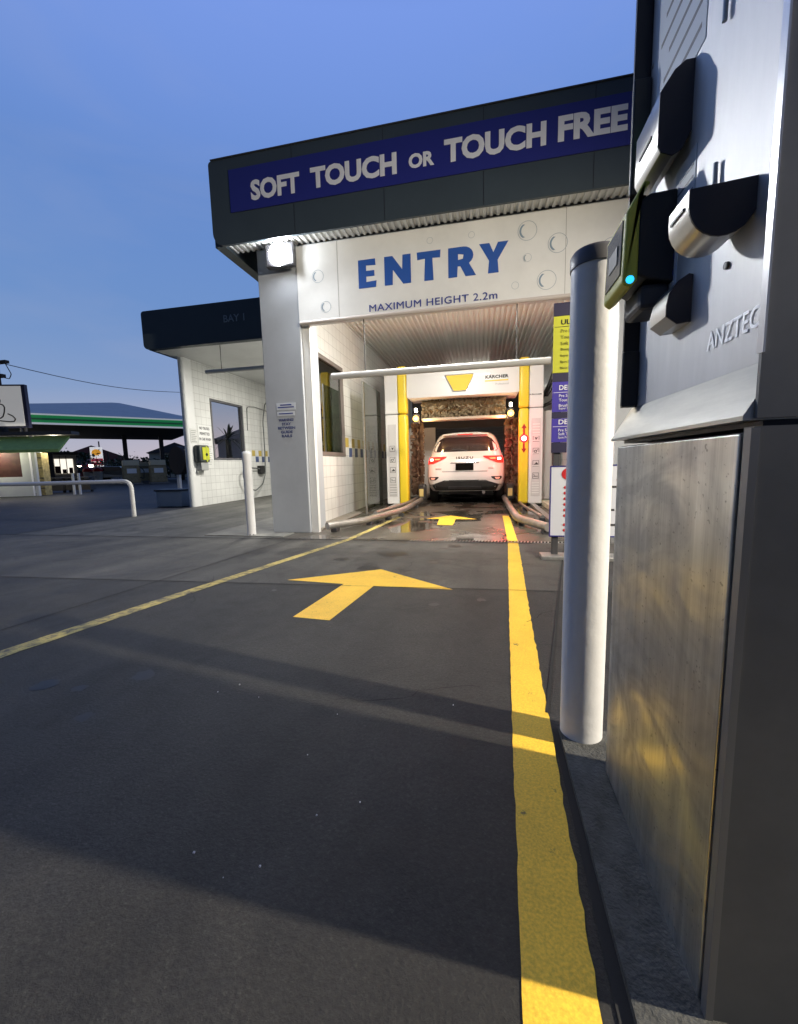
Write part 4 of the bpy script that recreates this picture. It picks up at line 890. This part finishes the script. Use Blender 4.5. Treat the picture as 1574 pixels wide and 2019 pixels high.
# ------------------------------------------------------------------ kiosk
K2 = thing('coffee_kiosk', 'white coffee kiosk with a green awning and dark roof edge', 'kiosk', (-19.34, 13.97, 0))
ux = Vector((.955, .297, 0)); uy = Vector((-.297, .955, 0)); kb = Vector((-19.34, 13.97, 0))
def kp(u, v, z): return kb+ux*u+uy*v+Vector((0, 0, z))
def kbox(a, b):
    m = MB(); c = [kp(u, v, z) for z in (a[2], b[2]) for v in (a[1], b[1]) for u in (a[0], b[0])]
    V_ = [m.bm.verts.new(p) for p in c]
    for f in ((0, 1, 3, 2), (4, 6, 7, 5), (0, 4, 5, 1), (2, 3, 7, 6), (0, 2, 6, 4), (1, 5, 7, 3)): m.bm.faces.new([V_[i] for i in f])
    return m
kbox((-6, 0, 0), (0, .12, .85)).build('wall', white, K2); kbox((-.35, 0, .85), (0, .12, 2.6)).build('wall', white, K2); kbox((-6, .12, 0), (-5.9, 3, 2.6)).build('wall', white, K2)
kbox((-6, 2.9, 0), (-1.6, 3.0, 2.6)).build('wall', white, K2)
kbox((-6, .02, .85), (-.36, .08, 1.98)).build('serving_board', maroon, K2)
kbox((-6.2, -.25, 2.62), (2.0, .25, 2.76)).build('roof', dkgrey, K2); kbox((-6.2, .251, 2.62), (-1.4, 3.2, 2.76)).build('roof', dkgrey, K2)
m = MB(); aw = [(0, 2.58), (-.75, 1.98), (-.75, 1.86), (-.72, 1.86), (.02, 2.48)]
m.prism(aw, lambda u, v, t: kp(t, u, v), -6.1, 1.75); m.build('awning', greenaw, K2)
kbox((.15, -.05, 0), (.27, .07, 2.6)).build('post', white, K2); kbox((-.30, .9, 0), (-.18, 1.0, 2.6)).build('post', white, K2)
kbox((-.05, .5, .0), (.14, .9, 1.9)).build('shelf_unit', mat('shelf_gold', (.4, .33, .15), .6, var=.5, vscale=7), K2)
for i in range(4): kbox((-.06, .45, .3+i*.45), (.15, .499, .34+i*.45)).build('shelf_edge', dkgrey, K2)
light('awning_fill', 'POINT', kp(-1.2, -.45, 2.0), 70, (1, .92, .78), size=.08); light('kiosk_fill', 'POINT', kp(.5, .9, 2.2), 80, (1, .88, .65), size=.1)  # two unseen fills added to brighten the kiosk front and interior
SO = -.62
KS = thing('kiosk_sign', 'white sign with a coffee cup line drawing on the kiosk roof', 'sign', kp(-.5, 1.0, 2.78))
def kbox2(a, b): return kbox(a, b)
kbox((SO-3.2, .95, 3.05), (SO+.10, 1.12, 4.95)).build('sign_box', mat('sign_edge', (.02, .02, .05), .5), KS)
kbox((SO-3.1, .93, 3.13), (SO-.05, .949, 4.88)).build('sign_face', mat('sign_face', (.6, .6, .58), .5, emit=(1, .98, .93), estr=.22), KS)  # faint glow added to brighten the sign face
def kcurve(pts, r=.026): return MB().tube(pipe_path([kp(SO-.05-(55-px_)*.0245, .922, 4.88-(py_-763)*.0233) for px_, py_ in pts], 4), r, 8)
kcurve([(-22, 797), (-8, 796), (14, 795.5), (22, 798), (24.5, 803), (23, 812), (20, 820), (15, 823.5), (8, 822.5), (-2, 817), (-12, 818), (-20, 812)]).build('cup_outline', black, KS)
kcurve([(28.6, 815), (36, 819), (40.5, 825), (38, 829.5), (30, 830), (14, 828), (0, 824.5), (-20, 822)]).build('saucer_outline', black, KS)
kcurve([(-14, 778), (0, 778), (8, 780), (15, 784), (18.5, 789), (17.5, 794)]).build('foam_outline', black, KS)
kcurve([(-12, 779), (0, 783), (16, 792)]).build('foam_outline', black, KS); kcurve([(-12, 790), (0, 790), (16, 792.5)]).build('foam_outline', black, KS)
kcurve([(2, 766.5), (8, 768), (12, 772), (9, 774.8), (-2, 774), (-10, 775)]).build('steam_outline', black, KS)
for u in (-.35, -.15): kbox((u+SO, 1.0, 2.76), (u+SO+.07, 1.07, 3.05)).build('support', dkgrey, KS)
# power pole and line
T = thing('power_pole', 'dark timber power pole behind the coffee sign', 'pole', (-25.2, 17.2, 0))
MB().cyl((-25.2, 17.2, 0), (-25.2, 17.2, 6.9), .16, 12, .13).build('shaft', bark, T, smooth=True)
MB().box((-25.6, 17.1, 6.75), (-24.4, 17.3, 6.9)).build('crossarm', bark, T); MB().box((-25.1, 17.1, 6.05), (-24.75, 17.3, 6.22)).build('bracket', bark, T)
MB().tube(pipe_path([(-24.55, 17.2, 6.75), (-24.3, 17.25, 6.2), (-24.4, 17.2, 5.95), (-24.8, 17.2, 6.05)], 3), .02, 6).build('loop_wire', bark, T)
tag(MB().tube([Vector((-24.5, 17.2, 6.70)).lerp(Vector((-24.0, 29.2, 7.2)), i/10)-Vector((0, 0, .35*math.sin(math.pi*i/10))) for i in range(11)], .02, 6).build('power_line', dkgrey), 'single dark power line sagging away from the pole', 'cable')

# ------------------------------------------------------------------ fuel canopy
F = thing('fuel_canopy', 'service station canopy with a green fascia and grey hipped roof', 'canopy', (-26, 24, 0))
p1 = Vector((-29.9, 21.95, 0)); p2 = Vector((-24.15, 28.65, 0)); dx = (p2-p1).normalized(); dy = Vector((-dx.y, dx.x, 0))
o1 = p1-dx*7
def fp(u, v, z): return o1+dx*u+dy*v+Vector((0, 0, z))
def fbox(a, b):
    m = MB(); V_ = [m.bm.verts.new(fp(u, v, z)) for z in (a[2], b[2]) for v in (a[1], b[1]) for u in (a[0], b[0])]
    for f in ((0, 1, 3, 2), (4, 6, 7, 5), (0, 4, 5, 1), (2, 3, 7, 6), (0, 2, 6, 4), (1, 5, 7, 3)): m.bm.faces.new([V_[i] for i in f])
    return m
fbox((0, 0, 4.42), (17.6, .1, 4.92)).build('fascia', green, F)
trim_ = mat('trim_white', (.8, .8, .8), .5, emit=(.9, .95, 1), estr=.25); fbox((0, -.06, 4.925), (17.6, .12, 5.02)).build('fascia_trim', trim_, F); fbox((0, -.06, 4.30), (17.6, .12, 4.415)).build('fascia_trim', trim_, F)  # trim also glows faintly, added to lighten the canopy edges
fbox((0, -.03, 4.60), (17.6, -.001, 4.72)).build('fascia_stripe', mat('green_pale', (.08, .3, .12), .5), F)
fbox((0, .13, 4.30), (17.6, 15, 4.9)).build('soffit', mat('soffit_dark', (.03, .03, .028), .8), F)
m = MB(); rd = [fp(-.2, 0, 5.03), fp(17.8, 0, 5.03), fp(17.8, 15.2, 5.03), fp(-.2, 15.2, 5.03)]; pk = [fp(12, 7.5, 7.05), fp(12.6, 7.5, 7.05)]
V_ = [m.bm.verts.new(p) for p in rd+pk]
for f in ((0, 1, 5, 4), (1, 2, 5), (2, 3, 4, 5), (3, 0, 4)): m.bm.faces.new([V_[i] for i in f])
m.build('roof', roofgrey, F)
for u, v in ((12.6, 9), (15.6, 9), (7, 12)): fbox((u, v, 0), (u+.35, v+.35, 4.3)).build('column', dkgrey, F)
# fuel pumps, tan covered
def pump(label, u, v, first=None):
    if first is None:
        T = thing('fuel_pump', label, 'fuel pump', fp(u, v, 0), group='fuel pumps under the canopy')
        MB().box((-.55, -.35, .1), (.55, .35, 1.35), .06).build('cabinet', tan, T, local=True)
        MB().box((-.5, -.37, 1.36), (.5, .37, 1.75), .03).build('display', mat('pump_head', (.55, .5, .35), .5), T, local=True)
        MB().box((-.62, -.42, 0), (.62, .42, .1)).build('plinth', concrete, T, local=True)
        MB().tube(pipe_path([(.5, -.40, 1.3), (.75, -.5, 1.0), (.7, -.5, .4), (.45, -.42, .5)], 3), .03, 8).build('fuel_hose', black, T, local=True)
        MB().box((-.3, -.375, .8), (.3, -.351, 1.15)).build('panel', white, T, local=True)
        T.rotation_euler = (0, 0, .9); return T
    return copy_thing(first, fp(u, v, 0), .9, label)
pf = pump('tan fuel pump nearest the guard rail end', 0, 0)
pf.location = (-25.6, 25.3, 0)
q = pump('tan fuel pump farther back between two other pumps', 0, 0, pf); q.location = (-29.6, 30.6, 0)
q = pump('tan fuel pump closest to the white wall end', 0, 0, pf); q.location = (-24.2, 26.3, 0)
# price sign (roadside)
T = thing('price_sign', 'white fuel price pylon with a yellow shell emblem and red price rows', 'sign', (-56.4, 50.0, -1.0), R(42))
MB().box((-.75, -.15, 1.0), (.75, .15, 5.6), .05).build('pylon', mat('pylon_white', (.75, .75, .75), .5, emit=(1, 1, 1), estr=.5), T, local=True)
MB().box((-.5, -.12, 0), (.5, .12, 1.0)).build('base', midgrey, T, local=True)
sh = [(0, -.42)]+[((.55+.03*(i % 2))*math.cos(R(-20+220*i/16)), .02+(.50+.03*(i % 2))*math.sin(R(-20+220*i/16))) for i in range(17)]
MB().prism(sh, lambda u, v, t: (u, t, 4.75+v), -.19, -.151).build('emblem', mat('emblem_yellow', (.8, .38, .03), .5, emit=(1, .45, .05), estr=.4), T, local=True)
m = MB()
for z in (2.95, 3.5): m.box((-.72, -.185, z), (.72, -.151, z+.42))
m.build('price_rows', mat('price_red', (.4, .01, .02), .5, emit=(.8, .02, .05), estr=.3), T, local=True)
m = MB().box((-.5, -.189, 3.66), (.5, -.186, 3.78)); m.box((-.5, -.189, 3.1), (.5, -.186, 3.22)); m.build('price_print', signwhite, T, local=True)

# distant cars
def small_car(label, loc, rz, paint, lit=True):
    T = thing('parked_car', label, 'car', loc, rz, group='cars beyond the guard rail')
    m = MB(); pr = [(-2.1, .35), (2.1, .35), (2.15, .75), (1.95, .92), (1.0, 1.0), (.45, 1.45), (-1.1, 1.5), (-1.85, 1.02), (-2.15, .9)]
    m.prism(pr, lambda u, v, t: (t*(1 if v < 1 else .86), u, v), -.88, .88); m.build('body', paint, T, local=True, bevel=.06)
    m = MB(); m.prism([(.93, 1.03), (.47, 1.40), (-1.05, 1.44), (-1.65, 1.04)], lambda u, v, t: (t, u, v), -.80, .80); m.build('windows', carglass, T, local=True)
    for s in (-1, 1):
        for y in (-1.35, 1.35):
            MB().cyl((s*.72, y, .33), (s*.90, y, .33), .33, 20).build('wheel', rubber, T, local=True, smooth=True)
        MB().box((s*.58-.20, 2.11, .60), (s*.58+.20, 2.17, .84), .04).build('headlight', mat('headlamp_glow', (1, 1, 1), .3, emit=(1, .88, .70), estr=40) if lit else white, T, local=True)
        MB().box((s*.66-.14, -2.2, .72), (s*.66+.14, -2.13, .88), .02).build('tail_light', red, T, local=True)
    return T
dark_paint = mat('dark_car_paint', (.03, .03, .035), .3, coat=.5); red_paint = mat('red_car_paint', (.18, .02, .02), .3, coat=.5); sil = mat('silver_car_paint', (.4, .4, .4), .3, metal=.5)
small_car('dark red car parked behind the white bins', (-44.5, 38.6, 0), R(-60), red_paint, False)
small_car('silver car parked side on, right of the white bins', (-36.8, 34.6, 0), R(-55), sil, False)
# bins
def bin_(label, loc, first=None):
    if first: return copy_thing(first, loc, 0, label)
    T = thing('waste_bin', label, 'bin', loc, group='bins by the guard rail')
    MB().lathe((0, 0, 0), [(.30, .05), (.40, .95), (.42, 1.0)], 16).build('tub', white, T, local=True, smooth=True)
    MB().lathe((0, 0, 1.0), [(.44, 0), (.40, .25), (.2, .42), (.02, .45)], 16).build('lid', red, T, local=True, smooth=True)
    return T
b0 = bin_('white bin with a red domed lid, left of the pair beneath the price sign', (-38.4, 32.9, 0)); bin_('white bin with a red domed lid, right of the pair beneath the price sign', (-37.3, 33.0, 0), b0)
# low bench things near kiosk
for i, (lb, x, y) in enumerate((('dark cafe table bench beside the kiosk posts', -21.0, 16.1), ('dark cafe table bench nearer the white posts', -19.9, 16.6))):
    T = thing('cafe_bench', lb, 'bench', (x, y, 0), R(17))
    MB().box((-.6, -.3, .70), (.6, .3, .76)).build('top', dkgrey, T, local=True); MB().box((-.55, -.05, 0), (-.47, .05, .7)).build('leg', black, T, local=True); MB().box((.47, -.05, 0), (.55, .05, .7)).build('leg', black, T, local=True); MB().box((-.58, -.2, .1), (.58, .2, .66)).build('skirt', dkgrey, T, local=True)
for i, lb in enumerate(('white post left of the pair beside the cafe benches', 'white post right of the pair beside the cafe benches')):
    o = MB().cyl((-17.95+i*.33, 14.65, 0), (-17.95+i*.33, 14.65, .95), .05, 12).build('barrier_post', white); tag(o, lb, 'post', 'white posts by the kiosk')
small_car('distant dark car with bright headlights nearest the kiosk awning', (-59.2, 46.6, .95), R(-128), dark_paint).scale = (1.2, 1.2, 1.25)
small_car('distant red car with glowing headlights left of the price sign', (-58.0, 49.4, .95), R(-131), red_paint).scale = (1.2, 1.2, 1.25)
m = MB(); m.grid([[(x0*d_, y0*d_, z_) for x0, y0 in ((-1.07, .70), (-.93, .82))] for d_, z_ in ((48, -.01), (54, .93), (95, .94))]); struct(m.build('road', asphalt))
T = thing('lit_shop', 'small shop front with glowing white windows past the kiosk', 'shop', (-41, 31.2, 0), R(52))
MB().box((-2.2, 0, 0), (2.2, 3, 3.0)).build('wall', mat('shop_wall', (.4, .38, .33), .7), T, local=True); MB().box((-2.4, -.5, 2.7), (2.4, 3.1, 2.95)).build('roof', dkgrey, T, local=True)
for k_, (x0_, x1_, z0_, z1_) in enumerate(((-2.0, -.9, .9, 2.4), (-.75, .35, 1.3, 2.5), (.5, 1.9, .9, 2.3))): MB().box((x0_, -.05, z0_), (x1_, -.001, z1_)).build('window', mat('shop_glow', (1, 1, .95), .4, emit=(1, .93, .80), estr=1.1), T, local=True)
for x_ in (-1.7, -1.2, -.4, .0, .9, 1.4): MB().box((x_-.03, -.10, .8), (x_+.03, -.051, 2.6)).build('mullion', dkgrey, T, local=True)
for x_, w__, h__ in ((-1.55, .22, .5), (-.95, .15, .3), (-.2, .18, .35), (.7, .2, .7), (1.2, .16, .4), (1.7, .15, .55)): MB().box((x_-w__, -.16, .9), (x_+w__, -.101, .9+h__)).build('goods', maroon, T, local=True)
# far buildings, trees
def far_box(name, label, cat, c, w_, d_, h, rz, wallm, roofm, win=True):
    T = thing(name, label, cat, c, R(rz))
    MB().box((-w_/2, -d_/2, 0), (w_/2, d_/2, h)).build('wall', wallm, T, local=True)
    m = MB(); m.prism([(-w_/2-.3, h), (w_/2+.3, h), (0, h+w_*.22)], lambda u, v, t: (u, t, v), -d_/2-.3, d_/2+.3); m.build('roof', roofm, T, local=True)
    if win:
        for k in (-.28, 0, .28): MB().box((k*w_-.5, -d_/2-.04, h*.35), (k*w_+.5, -d_/2+.02, h*.7)).build('window', carglass, T, local=True)
    return T
lilac = mat('lilac_wall', (.45, .42, .45), .7); redroof = mat('red_brown_roof', (.14, .05, .045), .8, var=.2)
far_box('house', 'low red roofed house beyond the price sign', 'house', (-72, 63, 0), 14, 8, 2.6, 48, lilac, redroof)
far_box('house', 'pale house seen through the bay one window', 'house', (-20.6, 33.0, 0), 5.0, 7, 3.3, 35, lilac, lilac, False)
far_box('shop', 'banded pale shop building behind the far fuel pumps', 'shop', (-41.5, 48.5, 0), 6, 6, 3.2, 40, mat('cream_wall', (.45, .42, .33), .7), dkgrey)
def tree(label, c, h, wd, n, seed, cat='tree'):
    rd = random.Random(seed); T = thing('tree', label, cat, c)
    MB().tube([(0, 0, 0), (.05, 0, h*.35), (0, .1, h*.6)], [.18, .13, .08], 8).build('trunk', bark, T, local=True)
    m = MB(); cl = [(Vector((rd.gauss(0, wd*.3), rd.gauss(0, wd*.3), h*rd.uniform(.4, .92))), wd*rd.uniform(.16, .3)) for _ in range(14)]
    for i in range(n):
        c_, r_ = cl[i % 14]; p = c_+Vector((rd.gauss(0, r_*.5), rd.gauss(0, r_*.5), rd.gauss(0, r_*.4))); s = rd.uniform(.10, .22)*max(1, h/6)
        a = Vector((rd.uniform(-1, 1), rd.uniform(-1, 1), rd.uniform(-1, 1))).normalized()*s; b = Vector((rd.uniform(-1, 1), rd.uniform(-1, 1), rd.uniform(-1, 1))).normalized()*s
        m.poly([p-a, p+b, p+a, p-b])
    m.build('crown', foliage, T, local=True)
tree('dark bushy tree above the glowing table lamps', (-46, 36, 0), 3.2, 4.0, 900, 1); tree('low dark tree left of the price sign', (-60, 50, 0), 2.8, 5, 900, 2)
tree('broad dark shrub right of the price sign', (-52, 50, 0), 2.6, 6, 1100, 3); tree('dark shrub mass under the canopy edge', (-46, 49, 0), 2.4, 5, 900, 4); tree('dark bush beside the far fuel pumps', (-33.5, 37, 0), 2.0, 3.5, 800, 5)
tree('dark bush right of the pumps near the wall end', (-28.5, 34, 0), 2.3, 2.6, 700, 6)
# palm seen through the window
T = thing('palm_tree', 'short dark palm with spreading fronds seen through the bay one window', 'palm', (-13.74, 20.0, 0))
MB().tube([(0, 0, 0), (.03, 0, 1.3), (0, .03, 2.55)], [.2, .16, .14], 10).build('trunk', bark, T, local=True)
m = MB(); rd = random.Random(5)
for i in range(26):
    az = rd.uniform(0, 6.283); el = rd.uniform(-.2, 1.45); ln = rd.uniform(.7, 1.1); h = Vector((math.cos(az), math.sin(az), 0)); sd = Vector((-h.y, h.x, 0)); prev = None
    for k in range(6):
        t = k/5; p = Vector((0, 0, 2.6))+h*(math.cos(el)*ln*t)+Vector((0, 0, math.sin(el)*ln*t-.55*t*t*max(.15, 1-el/1.6))); wd = .085*(1-t)**.6*(.5+t)
        cur = (p-sd*wd, p+sd*wd)
        if prev: m.poly([prev[0], prev[1], cur[1], cur[0]])
        prev = cur
m.build('crown', foliage, T, local=True)
for i, (lb, x, y, h) in enumerate((('thin dark pole left of the two beyond the canopy', -65.5, 58.7, 6.2), ('thin dark pole right of the two beyond the canopy', -62, 57, 4.2))):
    o = MB().cyl((x, y, 0), (x, y, h), .10, 8).build('light_pole', bark); tag(o, lb, 'pole', 'thin poles beyond the canopy')
# hills
m = MB(); m.grid([[(-420+i*14, 330+40*math.sin(i*.3), (0 if j == 0 else 5+7*abs(math.sin(i*.37+1))+4*math.sin(i*.9))) for i in range(40)] for j in range(2)]); m.grid([[(-420+i*14, 330+40*math.sin(i*.3)+(j*60), (5+7*abs(math.sin(i*.37+1))+4*math.sin(i*.9))*(1-j)) for i in range(40)] for j in range(2)])
struct(m.build('hills', mat('hill_blue', (.08, .10, .14), .9)))
